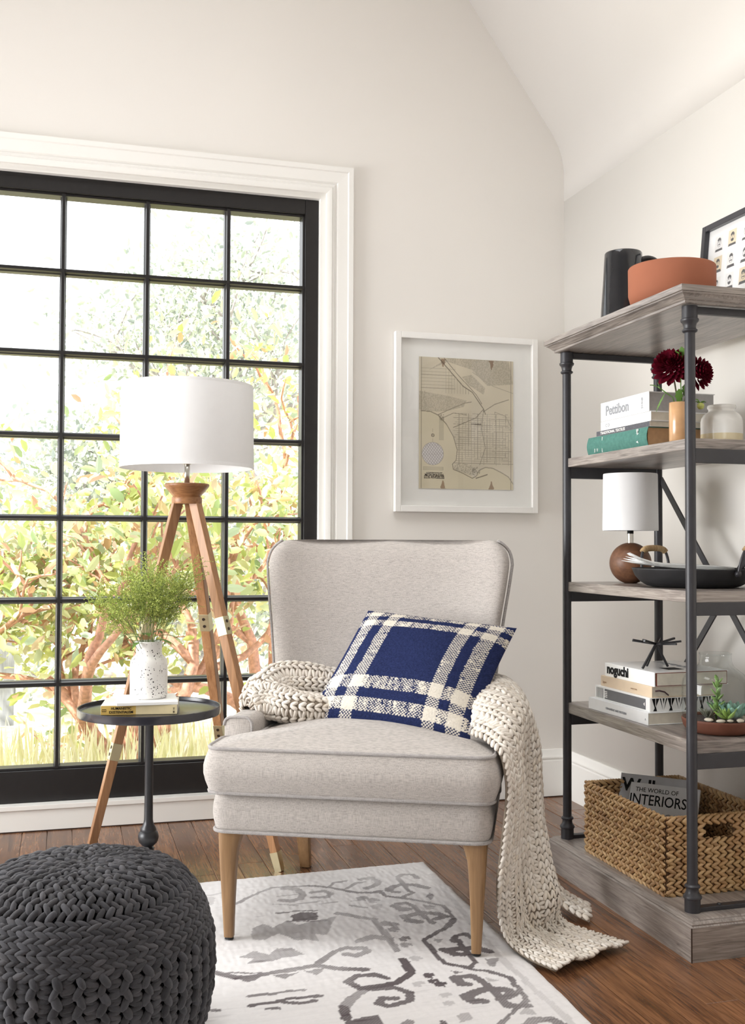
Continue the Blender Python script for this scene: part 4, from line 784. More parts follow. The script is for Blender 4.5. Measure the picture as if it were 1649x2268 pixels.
for k in range(24): z = .20+.0165*k; inkm = np.maximum(inkm, (.34 if k % 3 else .5)*(seg_mask(X, Zm, [(.36+.02*(k % 3), z), (1-.02*(k % 5), z+.003*math.sin(k*2))], .0046) & ~sea & (vnoise((nx, nz), 9, 9, RM) > .22)))
for k in range(7): inkm = np.maximum(inkm, .5*seg_mask(X, Zm, [(.02, .765+.025*k), (.38-.02*(k % 3), .765+.025*k)], .0034)); 
for k in range(10): inkm = np.maximum(inkm, .45*seg_mask(X, Zm, [(.28+.03*k, .73), (.28+.03*k, .93-.022*k)], .0036))
for pts, wd, k in (([(.20, 1), (.30, .92), (.46, .79), (.56, .745), (.68, .62), (.70, .58)], .008, .8), ([(.26, 1), (.40, .88), (.52, .79), (.60, .73), (.66, .66)], .006, .75), ([(.68, .62), (.60, .55), (.36, .47)], .006, .7), ([(.68, .6), (.80, .66), (.95, .70)], .007, .6), ([(.68, .62), (.66, .46), (.70, .32), (.64, .19)], .006, .65), ([(.19, .56), (.33, .61), (.48, .66), (.55, .67)], .006, .65), ([(.22, .53), (.36, .58), (.50, .57)], .006, .6), ([(.56, .9), (.78, .80), (1, .75)], .005, .4), ([(.06, .74), (.05, .68), (.08, .62)], .006, .5), ([(.02, .59), (.12, .585), (.2, .56), (.29, .49), (.36, .40), (.40, .30), (.39, .22), (.35, .19), (.36, .15), (.45, .125), (.56, .085), (.60, .10)], .007, .7), ([(.6, .1), (.64, .15), (.70, .17), (.78, .165), (.88, .13), (.95, .1), (1, .045)], .008, .55), ([(.6, .085), (.72, .115)], .009, .75), ([(.80, .20), (.82, .42), (.80, .60), (.92, .57), (.98, .48)], .005, .5)):
    inkm = np.maximum(inkm, k*seg_mask(X, Zm, pts, wd))
for cx_, cz_, r_0, kk in ((.235, .545, .035, .5), (.60, .14, .045, .6), (.145, .27, .115, .0)):
    d = np.hypot(X-cx_, (Zm-cz_)*1.3); inkm = np.maximum(inkm, kk*((d < r_0) & (vnoise((nx, nz), 2, 2, RM) > .5)))
dd = np.hypot(X-.145, (Zm-.265)*1.3); cg = ((np.abs((X*1.2+Zm*1.5) % .036-.018) < .0045) | (np.abs((X*1.5-Zm*1.3) % .04-.02) < .0045)); inkm = np.maximum(inkm, .5*((dd < .11) & cg)); inkm = np.maximum(inkm, .4*(np.abs(dd-.112) < .003)); pap = np.where((dd < .112)[..., None], lin((210, 206, 204))[None, None], pap)
dd = np.hypot(X-.145, (Zm-.405)*1.3); inkm = np.maximum(inkm, .85*((dd < .017) & (dd > .009))); inkm = np.maximum(inkm, .8*(dd < .005)); inkm = np.maximum(inkm, .6*seg_mask(X, Zm, [(.145, .43), (.145, .455)], .004)); inkm = np.maximum(inkm, .6*seg_mask(X, Zm, [(.145, .355), (.145, .38)], .004))
for xx in (.025, .975): inkm = np.maximum(inkm, .6*(np.abs(X-xx) < .0025))
inkm = np.maximum(inkm, .4*((np.abs(Zm-.153) < .012) & (np.abs(X-.15) < .105) & ((np.abs(np.abs(Zm-.153)-.010) < .002) | (np.abs(np.abs(X-.15)-.103) < .003) | (np.abs(Zm-.153) < .0015))))
st = lin((140, 112, 88))[None, None]; stm = np.zeros((nx, nz))
for cx_, z0_, z1_, s_ in ((.25, 0, .062, 1), (.765, 0, .062, 1), (.765, .925, .995, -1), (.25, .93, .99, -1)):
    f = (Zm-z0_)/(z1_-z0_); wdt = .022*((1-f) if s_ == 1 else f)+.005; stm = np.maximum(stm, .8*((np.abs(X-cx_) < wdt*(.6+.8*vnoise((nx, nz), 4, 5, RM))) & (f > 0) & (f < 1)))
pap = pap*(1-stm[..., None])+st*stm[..., None]; pap = np.where(((np.abs(X-.235) < .025) & (Zm > .37) & (Zm < .55))[..., None], pap*.82, pap)
mapc = pap*(1-.9*inkm[..., None])+lin((74, 62, 52))[None, None]*.9*inkm[..., None]
Pm = np.zeros((nx, nz, 3)); Pm[..., 0] = mx0+(mx1-mx0)*X; Pm[..., 1] = -.0125-.0012*np.sin(PI*X)*0; Pm[..., 2] = mz0+(mz1-mz0)*Zm
mp_ = grid_mesh('map_sheet', Pm, vcol('map_paper', .85, .1), pic, mapc, smooth=False)
MB().box(mx0+.002, mx1-.002, -.012, -.010, mz0+.002, mz1-.002).build('map_backing', M_paper, mp_)
M_sepia = plain('sepia_ink', (60, 48, 40), .8); mW = mx1-mx0
for s_, sz, zz in (('METROPOLITAN', .0145, .094), ('LOS ANGELES', .0158, .077)): text(s_, sz, M_sepia, mp_, (mx0+.160*mW, -.0130, mz0+zz*(mz1-mz0)), (1, 0, 0), (0, 0, 1), align='CENTER', bold=.0003, sx=.72 if s_[0] == 'M' else .86)
text('AUTOMOBILE ROAD MAP', .0060, M_sepia, mp_, (mx0+.160*mW, -.0130, mz0+.117*(mz1-mz0)), (1, 0, 0), (0, 0, 1), align='CENTER', sx=.95); text('LOS ANGELES', .0068, M_sepia, mp_, (mx0+.60*mW, -.0130, mz0+.497*(mz1-mz0)), (1, 0, 0), (0, 0, 1), align='CENTER')
MB().box(-hw+fwid-.002, hw-fwid+.002, -.0215, -.0195, fwid-.002, hh_-fwid+.002).build('glazing', M_glass, pic)

# ------------------------------------------------------------------ bookcase
SX0, SX1, SYN, SYF = 1.503, 1.823, 2.353, 3.038     # post centre lines
bc = thing('bookcase', (SX0, SYN, 0), 'tall open bookcase of grey wood boards and black pipe posts by the right wall', 'bookcase')
B0 = Vector((SX0, SYN, 0))
def bx(x0, x1, y0, y1, z0, z1, name, mat, parent=bc, bevel=.0015): return MB().box(x0-B0.x, x1-B0.x, y0-B0.y, y1-B0.y, z0, z1).build(name, mat, parent, bevel=bevel)
def moulded(name, x0, x1, y0, y1, prof, mat, cap=True):
    R = [[(x0-B0.x-d, y0-B0.y-d, z), (x1-B0.x+d, y0-B0.y-d, z), (x1-B0.x+d, y1-B0.y+d, z), (x0-B0.x-d, y1-B0.y+d, z)] for d, z in prof]
    return MB().rings(R).build(name, mat, bc, auto=20)
moulded('base_plinth', 1.476, 1.850, 2.306, 3.068, [(.018, 0), (.018, .082), (.014, .085), (.0145, .088), (.010, .0905), (.006, .0935), (.0055, .0955), (0, .098)], M_grey)
# front corner joint of the plinth
bx(1.4575, 1.4600, 2.2868, 2.2892, 0, .082, 'corner_seam', M_gap_shadow, bevel=0)
moulded('top_board', 1.4675, 1.858, 2.316, 3.048, [(-.03, 1.604), (-.002, 1.600), (.002, 1.6015), (.002, 1.607), (.006, 1.609), (.009, 1.613), (.013, 1.617), (.018, 1.6205), (.021, 1.6215), (.021, 1.625), (.026, 1.6255), (.026, 1.6405)], M_grey)
for i, (z0, z1) in enumerate(((.483, .516), (.858, .887), (1.243, 1.270))): bx(SX0-.002, SX1+.012, SYN-.002, SYF+.002, z0, z1, 'shelf', M_grey)
def post(x, y):
    r = .0132; pr = [(.0, .098), (.0195, .098), (.0195, .130), (.0225, .1315), (.0228, .135), (.0215, .138), (.0175, .142), (.0152, .150), (.0152, .156), (.0190, .158), (.0192, .1615), (.017, .164), (r, .166)]
    pr += [(r, 1.534), (.017, 1.536), (.0192, 1.5385), (.0190, 1.542), (.0152, 1.544), (.0152, 1.550), (.0175, 1.558), (.0215, 1.562), (.0228, 1.565), (.0225, 1.5685), (.0195, 1.570), (.0195, 1.601), (.0, 1.601)]
    MB().lathe(pr, 28, (x-B0.x, y-B0.y)).build('post', M_steel, bc, auto=35)
for x in (SX0, SX1):
    for y in (SYN, SYF): post(x, y)
for z0, z1 in ((.446, .484), (.826, .859), (1.208, 1.2435)):
    for y in (SYN, SYF): bx(SX0, SX1, y-.008, y+.008, z0, z1, 'rail', M_steel)
for y in (SYN, SYF): bx(SX0, SX1, y-.008, y+.008, 1.583, 1.601, 'rail', M_steel); bx(SX0, SX1, y-.011, y+.011, .0975, .109, 'foot_rail', M_steel)
for y in (SYN,): 
    for xx in (1.578,): MB().lathe([(.0, .1085), (.006, .1085), (.006, .1105), (.004, .1125), (.0, .1125)], 10, (xx-B0.x, y-B0.y)).build('screw', M_steel, bc)
xb = SX1+.003-B0.x; yn, yf = .012, SYF-SYN-.012
MB().bar((xb, yf, 1.212), (xb, yn, .50), .020, .005, (1, 0, 0)).build('brace', M_steel, bc); MB().bar((xb+.006, yn, 1.212), (xb+.006, yf, .50), .020, .005, (1, 0, 0)).build('brace', M_steel, bc)

# --- top of the bookcase
ZT1 = 1.6405
jug = thing('black_pitcher', (1.568, 2.80, ZT1), 'glossy black ceramic pitcher standing on the bookcase top behind the terracotta bowl', 'pitcher')
M_gloss = plain('glossy_black_ceramic', (36, 37, 40), .10, spec=.6, var=.08)
MB().lathe([(r*1.1, z*1.07) for r, z in ((0, 0), (.058, 0), (.0605, .004), (.0600, .02), (.0570, .07), (.0530, .13), (.0500, .185), (.0490, .201), (.0475, .2035), (.0455, .201), (.0465, .18), (.053, .06), (.0, .012))], 56).build('body', M_gloss, jug, smooth=True)
hp = [Vector((.048, -.014, .198)), Vector((.070, -.020, .203)), Vector((.092, -.026, .194)), Vector((.106, -.030, .165)), Vector((.099, -.028, .115)), Vector((.090, -.026, .075)), Vector((.072, -.02, .048)), Vector((.052, -.015, .038))]
hp = [Vector(q) for q in spline(np.array([tuple(q) for q in hp]), 30)]; MB().tube(hp, .0085, 12).build('handle', M_gloss, jug, smooth=True)
bowl = thing('terracotta_bowl', (1.565, 2.535, ZT1), 'round matte terracotta bowl at the front corner of the bookcase top', 'bowl')
MB().lathe([(0, 0), (.085, 0), (.100, .005), (.110, .017), (.1145, .034), (.1150, .105), (.1135, .1075), (.111, .105), (.110, .036), (.096, .012), (0, .008)], 72).build('bowl', plain('terracotta', (154, 96, 72), .75, spec=.2, var=.04, vs=12, bump=.05, bs=300), bowl, smooth=True)
# framed portraits leaning near the wall
fr2 = thing('framed_portraits', (1.835, 2.83, ZT1), 'black framed sheet of small bearded portrait drawings leaning on the bookcase top by the wall', 'picture')
fh, fl, fb = .326, .46, .018; LEAN = .03
def fq(a, b, z0, z1, d0, d1): # box in the leaning frame plane: y from -a to -b, z, depth along x
    V = []
    for z in (z0, z1):
        for y in (-a, -b):
            for x in (d0, d1): V.append((x+LEAN*z/fh, y, z))
    return V, [(0, 2, 3, 1), (4, 5, 7, 6), (0, 1, 5, 4), (2, 6, 7, 3), (0, 4, 6, 2), (1, 3, 7, 5)]
M_fblack = plain('black_frame', (52, 52, 58), .3, spec=.6, var=.05)
for a in ((0, fb, 0, fh), (fl-fb, fl, 0, fh), (fb, fl-fb, 0, fb), (fb, fl-fb, fh-fb, fh)): MB().add(*fq(a[0], a[1], a[2], a[3], -.012, .016)).build('frame_side', M_fblack, fr2, bevel=.001, seg=1)
ny, nz = 300, 210; Yg, Zg = np.meshgrid(np.linspace(fb, fl-fb, ny), np.linspace(fb, fh-fb, nz), indexing='ij')
art = np.ones((ny, nz, 3))*lin((236, 235, 234)); dkc = lin((92, 90, 92))
for r in range(4):
    for c in range(6):
        cy_, cz_ = .072+c*.066, .068+r*.064; y_, z_ = Yg-cy_, Zg-cz_; card = (np.abs(y_) < .020) & (np.abs(z_) < .024); art[card] = lin([(226, 224, 222), (220, 205, 178), (230, 226, 222)][(r*2+c) % 3])
        head = (y_/.0095)**2+((z_-.002)/.0135)**2 < 1; ring_ = head & ((y_/.0083)**2+((z_-.002)/.0123)**2 > 1)
        hair = head & (z_ > .0075+.002*np.sin(y_*600+c)) | ((((y_)/.0098)**2+((z_-.006)/.011)**2 < 1) & (z_ > .009)); mous = (np.abs(z_+.0032-.25*np.abs(y_)*-1) < .0016) & (np.abs(y_) < .0055)
        beard = head & (z_ < -.0055) & (((r+c) % 2) == 0); eyes = (np.abs(z_-.0035) < .0009) & (np.abs(np.abs(y_)-.004) < .0016); brow = (np.abs(z_-.0058) < .0006) & (np.abs(np.abs(y_)-.004) < .0024); nose = (np.abs(y_+.0005) < .0005) & (np.abs(z_-.001) < .0026); shld = (np.abs(y_) < .019-.4*(z_+.024)) & (z_ < -.0165) & card
        art[ring_ | hair | mous | beard | eyes | brow | nose | shld] = dkc
Pa = np.zeros((ny, nz, 3)); Pa[..., 0] = .004+LEAN*Zg/fh; Pa[..., 1] = -Yg; Pa[..., 2] = Zg
grid_mesh('portrait_sheet', Pa, vcol('print_paper', .8, .1), fr2, art, smooth=False); MB().add(*fq(fb-.002, fl-fb+.002, fb-.002, fh-fb+.002, .006, .012)).build('backing_board', M_paper, fr2)
MB().add(*fq(fb-.001, fl-fb+.001, fb-.001, fh-fb+.001, -.002, 0)).build('glazing', M_glass, fr2)

# --- upper shelf (z 1.27)
ZS = 1.2702
def sbook(name, label, x, yf_, L_, D, H, z, cover, spine_mat=None, rz=0, **kw):
    """book whose spine faces -x; spine runs from y=yf_ towards the camera for L_"""
    t = book(name, label, (x, yf_, z), -PI/2+rz, L_, D, H, cover, **kw)
    if spine_mat: MB().box(.0004, L_-.0004, -.0007, .0003, .0004, H-.0004).build('spine_panel', spine_mat, t)
    return t
M_green = plain('green_cloth', (76, 120, 110), .75, spec=.2, var=.12, vs=90, bump=.2, bs=900)
M_tanpg = plain('tan_pages', (188, 150, 112), .85, var=.08, vs=80)
g1 = sbook('green_hardcover', 'green cloth hardcover book with tan pages, bottom of the stack on the upper shelf', 1.517, 2.925, .345, .185, .053, ZS, M_green, pages=M_tanpg, rounded_spine=True)
text('ABRAMS', .015, M_white, g1, (.300, -.0028, .012), (0, 0, 1), (-1, 0, 0), sx=.7, bold=.0002); text('PRINCIPLES OF ART', .0085, M_white, g1, (.052, -.0028, .006), (0, 0, 1), (-1, 0, 0), sx=.40); text('HISTORY', .0095, M_white, g1, (.068, -.0028, .008), (0, 0, 1), (-1, 0, 0), sx=.62)
MB().box(.092, .0935, -.0026, .001, .004, .049).build('spine_rule', M_white, g1)
M_bwsp = plain('charcoal_spine', (78, 78, 84), .6, var=.25, vs=160)
g2 = sbook('thin_dark_book', 'thin grey patterned book with white letters, between green and white books on the upper shelf', 1.520, 2.875, .30, .19, .0148, ZS+.0532, plain('pale_cover', (220, 216, 208), .6), M_bwsp); text('TRADITIONAL TEXTILES', .0115, M_white, g2, (.025, -.0010, .0035), (1, 0, 0), (0, 0, 1), bold=.0001, sx=1.15)
g3 = sbook('white_book', 'plain white paperback second from the top of the upper shelf stack', 1.521, 2.852, .282, .19, .026, ZS+.0682, plain('white_gloss_cover', (242, 242, 241), .35, var=.01)); text('C D', .014, M_greyink, g3, (.03, -.0006, .008), (1, 0, 0), (0, 0, 1))
g4 = sbook('large_white_art_book', 'thick white art book with grey lettering on its spine, topmost on the upper shelf', 1.519, 2.848, .272, .205, .0545, ZS+.0944, plain('white_matte_cover', (234, 234, 233), .45, var=.01), pages=plain('grey_pages', (176, 174, 172), .85, var=.06, vs=120)); text('Pettibon', .040, M_greyink, g4, (.030, -.0006, .0150), (1, 0, 0), (0, 0, 1), bold=.0008, sx=.98); text('ZWIRNER', .0115, M_greyink, g4, (.240, -.0006, .011), (0, 0, 1), (-1, 0, 0), sx=.62)
cvase = thing('copper_vase', (1.548, 2.472, ZS), 'slim tan glazed cylinder vase holding dark red dahlias on the upper shelf', 'vase')
MB().lathe([(0, 0), (.0255, 0), (.0275, .003), (.0275, .104), (.0265, .1055), (.0252, .104), (.0252, .01), (0, .008)], 40).build('body', plain('tan_glaze', (196, 154, 112), .18, spec=.6, var=.10, vs=25), cvase, smooth=True)
M_dahl = pieces('dahlia_petal', [(104, 14, 34), (78, 8, 26), (124, 24, 46)], .8, .08); M_dstem = plain('dark_stem', (84, 74, 50), .6); M_dleaf = plain('dahlia_leaf', (92, 132, 56), .5)
PET = (np.array([(0, 0, 0), (.35, .24, .10), (.75, .22, .07), (1, 0, .12), (.75, -.22, .07), (.35, -.24, .10), (.5, 0, 0.)]), [(0, 6, 1), (1, 6, 2), (2, 6, 3), (0, 5, 6), (5, 4, 6), (4, 3, 6)])
def dahlia(label, c, facing, r, stem_to, curve):
    t = thing('dahlia', stem_to, label, 'flower', group='dark red dahlias in the tan vase'); o_ = Vector(stem_to); c = Vector(c)-o_
    MB().tube([Vector(q) for q in spline(np.array([(0, 0, -.08), (0, 0, 0), tuple(c*.5+Vector(curve)), tuple(c-Vector(facing).normalized()*.008)]), 14)], .0022, 6).build('stem', M_dstem, t, smooth=True)
    f = np.array(facing, float); f /= np.linalg.norm(f); a1 = np.cross(f, (0, 0, 1.)); a1 /= np.linalg.norm(a1); a2 = np.cross(f, a1); P, A, B, N = [], [], [], []
    n = 150
    for k in range(n):
        q = (k+.5)/n; th = q*math.radians(118); ph = k*2.39996; d = f*math.cos(th)+(a1*math.cos(ph)+a2*math.sin(ph))*math.sin(th); out = f*math.cos(th+.5)+(a1*math.cos(ph)+a2*math.sin(ph))*math.sin(th+.5)
        L_ = r*(.42+.30*q); ax = d*.8+f*.2; ax /= np.linalg.norm(ax); rad_ = a1*math.cos(ph)+a2*math.sin(ph); nn = f*math.sin(th*.85)-rad_*math.cos(th*.85); nn -= ax*nn.dot(ax); nn /= np.linalg.norm(nn); bb_ = np.cross(nn, ax)
        P.append(np.array(c)+d*r*(.30+.28*q)-f*r*.15*q); A.append(ax*L_); B.append(bb_*L_*.95); N.append(nn*L_)
    many('petals', PET, P, A, B, N, M_dahl, t, smooth=False); k_ = MB().lathe([(0, -1)]+[(math.cos(q), math.sin(q)) for q in np.linspace(-1.3, 1.3, 8)]+[(0, 1)], 14).build('flower_core', plain('dahlia_core', (84, 10, 28), .9, spec=.05), t, smooth=True); k_.location = c+Vector(f)*r*.08; k_.scale = (r*.48,)*3
    return t
vt = (1.548, 2.472, ZS+.09)
d1 = dahlia('larger dark red dahlia bloom, left of the black post, in the tan vase', (1.532, 2.490, 1.476), (-.6, -.65, .35), .044, (1.545, 2.475, ZS+.09), (.004, .004, .01))
d2 = dahlia('dark red dahlia bloom partly hidden behind the black post, in the tan vase', (1.600, 2.46, 1.457), (.35, -.8, .25), .040, (1.556, 2.470, ZS+.09), (-.006, .0, .01))
def dleaf(parent, p, d, L_, wd=.35, up_=(0, 0, 1)):
    d = Vector(d).normalized(); s = d.cross(Vector(up_)).normalized(); R = []
    for i in range(8):
        q = i/7; c = Vector(p)+d*L_*q-Vector((0, 0, .25*L_*q*q)); w_ = L_*wd*.5*math.sin(PI*min(.04+.92*q, 1))*(1+.35*((i % 2)-.5)); R.append([tuple(c-s*w_), tuple(c-Vector((0, 0, .002))), tuple(c+s*w_)])
    return MB().rings(R, False, False, False).build('leaf', M_dleaf, parent, smooth=True)
MB().tube([(0, 0, -.01), (-.012, .006, .030), (-.028, .012, .042), (-.048, .018, .058)], .0016, 6).build('side_stem', M_dleaf, d1, smooth=True)
for p, d, l in (((-.048, .018, .058), (-.8, .4, .5), .024), ((-.044, .017, .054), (-.2, .1, .9), .022), ((-.04, .016, .05), (-.5, -.5, .3), .02), ((-.030, .013, .042), (-.5, .1, -.8), .045), ((.002, .0, .012), (-.15, -.3, 1), .055), ((.004, 0, .02), (.1, -.1, 1), .045), ((0.008, 0, .03), (.5, -.3, .8), .04)): dleaf(d1, p, d, l)
for p, d, l in (((.02, 0, .05), (-.3, -.4, .7), .03), ((.008, -.0, .03), (.1, .2, 1), .05), ((.0, 0, .12), (-.5, 0, 1), .05), ((.0, 0, .13), (-.2, -.2, 1), .045)): dleaf(d2, p, d, l)
MB().tube([(0, 0, 0), (-.006, 0, .06), (-.004, .0, .125)], .0015, 6).build('side_stem', M_dleaf, d2, smooth=True)
bud = thing('dahlia_bud', (1.560, 2.468, ZS+.09), 'small yellow-green dahlia bud drooping right of the black post', 'flower bud'); MB().tube([(0, 0, 0), (.02, -.005, .026), (.034, -.008, .024), (.040, -.010, .014)], .0015, 6).build('stem', M_dleaf, bud, smooth=True)
MB().lathe([(.0, -.002), (.006, -.001), (.0095, .005), (.009, .011), (.005, .015), (.0, .016)], 14, (.041, -.011)).build('bud', plain('bud_green', (186, 192, 108), .5, var=.2, vs=200), bud, smooth=True)
for k in range(4): dleaf(bud, (.041, -.011, .015), (math.cos(k*1.6), math.sin(k*1.6), .5), .018, .4)
t = NT('cream_dipped_glaze'); v = t.coord(); sp = t.n('ShaderNodeSeparateXYZ'); t.t.links.new(v, sp.inputs[0]); t.base(t.mix(s2l((226, 212, 176)), s2l((236, 235, 230)), t.math('GREATER_THAN', sp.outputs[2], .027))); t.p(.15, 0, .5)
jar = thing('white_jar', (1.683, 2.485, ZS), 'white glazed stoneware jar with a cream base on the upper shelf', 'jar')
MB().lathe([(0, 0), (.050, 0), (.0535, .004), (.0545, .012), (.0545, .060), (.0525, .070), (.046, .080), (.0375, .086), (.0345, .089), (.0345, .094), (.037, .0965), (.0375, .101), (.0365, .1045), (.034, .105), (.0315, .101), (.031, .09), (.05, .065), (.05, .012), (0, .01)], 56).build('body', t.m, jar, smooth=True)

# --- second shelf (z .887)
ZB = .8872
sl = thing('table_lamp', (1.648, 2.905, ZB), 'small lamp with a brown wooden ball base and white drum shade on the middle shelf', 'table lamp')
MB().lathe([(.0, 0), (.018, 0)]+[(.0625*math.cos(a), .0600+.0625*math.sin(a)) for a in np.linspace(-1.27, 1.36, 22)]+[(0, .1215)], 40).build('ball_base', wood('dark_walnut', (86, 56, 40), (122, 84, 60), 'x', .7, .45), sl, smooth=True)
MB().lathe([(.0, .119), (.009, .119), (.009, .149), (.0, .149)], 18).build('stem', M_nickel, sl, auto=40); MB().lathe([(.0, .149), (.0095, .149), (.0095, .162), (0, .162)], 18).build('socket', M_blackpt, sl, auto=40)
drum('lamp_shade', .082, .080, .158, .330, sl, .0016, 56); MB().bar((-.081, 0, .166), (.081, 0, .166), .003, .002).build('spider', M_nickel, sl)
pan = thing('iron_pan', (1.668, 2.600, ZB), 'shallow black iron pan with two rope-wrapped handles on the middle shelf', 'pan')
MB().lathe([(0, 0), (.108, 0), (.125, .004), (.142, .014), (.156, .030), (.164, .048), (.1655, .0515), (.1625, .0515), (.152, .031), (.136, .015), (.115, .007), (0, .005)], 72).build('body', plain('matte_iron', (38, 38, 40), .5, spec=.4, var=.15), pan, smooth=True)
M_rope = pieces('jute_rope', [(186, 160, 122), (168, 140, 104), (200, 176, 138)], .9, .1)
def phandle(az, spread, lift, lean):
    d = Vector((math.cos(az), math.sin(az), 0)); s = Vector((-d.y, d.x, 0)); c = d*.163+Vector((0, 0, .040))
    P = [c-s*spread, c-s*spread*.96+d*lean*.5+Vector((0, 0, lift*.55)), c-s*spread*.72+d*lean*.9+Vector((0, 0, lift*.92)), c+d*lean+Vector((0, 0, lift)), c+s*spread*.72+d*lean*.9+Vector((0, 0, lift*.92)), c+s*spread*.96+d*lean*.5+Vector((0, 0, lift*.55)), c+s*spread]
    P = [Vector(q) for q in spline(np.array([tuple(q) for q in P]), 60)]; h = MB().tube(P, .0042, 10).build('handle', M_steel, pan, smooth=True)
    W_ = MB()
    for i in range(17, 43): W_.tube([P[i]-(P[i+1]-P[i])*.55, P[i]-(P[i+1]-P[i])*.2, P[i]+(P[i+1]-P[i])*.2, P[i]+(P[i+1]-P[i])*.55], [.0074, .0092, .0092, .0074], 10)
    W_.build('rope_wrap', M_rope, h, smooth=True)
    for q in (P[0], P[-1]): MB().tube([q-d*.006, q+d*.005], [.0085, .0075], 12).build('rivet', M_steel, h, smooth=True)
phandle(math.radians(97), .048, .066, .008); phandle(math.radians(-64), .05, .072, .018)
mg = thing('folded_newspaper', (1.62, 2.62, ZB+.04), 'folded newspaper lying in the black iron pan, its pages fanning out to the left', 'newspaper')
MP = plain('newsprint', (226, 226, 224), .8, var=.05, vs=60)
for k in range(5):
    a = k*.05; rows = []
    for i in range(9):
        q = i/8; x = .145-q*.26; z = .006+.0022*k+.010*math.sin(q*PI)*0+(.022*(q-.62)**2*3.2*(1+.35*k) if q > .62 else 0)+.012*q
        rows.append([(x, -.070+.018*k*q+.05*q, z), (x+.012, .085+.02*q-.012*k, z+.003)])
    o = MB().rings(rows, False, False, False).build('page', MP, mg, smooth=True); s_ = o.modifiers.new('s', 'SOLIDIFY'); s_.thickness = .0009
# --- third shelf (z .516)
ZC = .5162
M_wg = plain('white_gloss_jacket', (243, 243, 242), .22, spec=.5, var=.01); M_brd = plain('red_cloth_edge', (120, 56, 40), .7); M_tan = plain('tan_cover', (222, 200, 172), .5, var=.03)
h1 = sbook('large_grey_white_book', 'large pale grey hardcover at the bottom of the lower shelf stack', 1.507, 2.905, .322, .235, .0335, ZC, plain('pale_grey_cover', (232, 232, 232), .4, var=.02), rz=.03); text('A', .008, M_greyink, h1, (.307, -.0006, .012), (1, 0, 0), (0, 0, 1)); text('ORNAMENT AND PATTERN', .009, M_greyink, h1, (.10, -.0006, .012), (1, 0, 0), (0, 0, 1))
h2 = sbook('geometric_pattern_book', 'black and white triangle-patterned book second from the bottom on the lower shelf', 1.519, 2.885, .292, .230, .0375, ZC+.0337, plain('white_print', (238, 238, 236), .4, var=.01), rz=.03)
MB().box(.055, .272, -.0008, .0003, .004, .033).build('spine_panel', plain('grey_panel', (98, 98, 102), .5), h2)
for k in range(6): MB().box(.010+.007*k, .0112+.007*k, -.0008, .0003, .004, .033).build('spine_rule', M_blackpt, h2)
for k in range(4): MB().box(.056, .070, -.0012, .0003, .009+.005*k, .0115+.005*k).build('spine_rule', M_white, h2)
MB().add([(.262, -.0012, .0185), (.269, -.0012, .013), (.269, -.0012, .024)], [(0, 1, 2)]).build('arrow', M_white, h2)
# printed triangles on the fore edge facing the camera (x = L side)
L2 = .292; tri = MB()
for k in range(9):
    y0_ = .006+k*.0245
    for (a, b_, c) in (((0, .036), (.011, .036), (.0105, .006)), ((.013, .036), (.0235, .036), (.013, .014)), ((.004, .002), (.016, .002), (.012, .016))) if k % 2 == 0 else (((0, .036), (.004, .036), (.010, .004)), ((.020, .036), (.024, .036), (.013, .004)), ((.009, .036), (.015, .036), (.012, .020))):
        tri.add([(L2+.0010, y0_+q[0], q[1]) for q in (a, b_, c)], [(0, 1, 2)])
MB().box(L2-.004, L2+.0006, .002, .228, .0005, .037).build('edge_print', plain('white_print2', (238, 238, 236), .5), h2); tri.build('edge_triangles', M_blackpt, h2)
h3 = sbook('tan_hardcover', 'tan hardcover book with a dark ribbon, second from the top on the lower shelf', 1.528, 2.868, .272, .215, .0300, ZC+.0714, M_tan, rz=.03); MB().tube([(.2735, .010, .018), (.280, .018, .020), (.279, .035, .016), (.2745, .05, .006)], .0022, 6).build('ribbon', plain('dark_ribbon', (60, 34, 40), .5), h3); text('Japan', .010, plain('pale_brown_ink', (188, 160, 132), .6), h3, (.012, -.0006, .010), (1, 0, 0), (0, 0, 1)); text('HARDCOVER', .0055, plain('pale_brown_ink', (188, 160, 132), .6), h3, (.165, -.0006, .011), (1, 0, 0), (0, 0, 1))
h4 = sbook('glossy_white_art_book', 'glossy white art book with bold black lettering, topmost on the lower shelf', 1.533, 2.852, .262, .235, .0385, ZC+.1016, M_wg, rz=.03)
MB().box(.2612, .2622, .004, .23, .001, .0375).build('board_edge', M_brd, h4); MB().box(.2615, .2628, .008, .228, .003, .0355).build('fore_edge', M_paper, h4)
text('noguchi', .037, M_blackpt, h4, (.012, -.0006, .0105), (1, 0, 0), (0, 0, 1), bold=.0017, sx=1.02); text('noguchi', .055, M_greyink, h4, (.02, .15, .0386), (1, 0, 0), (0, 1, 0), bold=.0006); MB().box(.165, .215, .075, .125, .038, .0388).build('cover_print', M_blackpt, h4)
ja = thing('black_metal_sculpture', (1.600, 2.680, ZC+.1402), 'black metal stick sculpture on three legs standing on the lower shelf books', 'sculpture')
jm = MB(); J = Vector((0, 0, .070))
for a, r_e, z in ((-2.9, .052, .0), (.35, .050, .0), (1.75, .040, .0)): jm.bar(J, (r_e*math.cos(a), r_e*math.sin(a), 0.0025), .0055, .0055)
jm.build('legs', M_black, ja, bevel=.0006, seg=1)
for k in range(9): a = k*2*PI/9+.2; MB().bar(J+Vector((0, 0, -.002)), J+Vector((.068*math.cos(a), .068*math.sin(a), .0075+.0045*math.sin(a*2+1))), .0055, .0055).build('ray', M_black, ja)
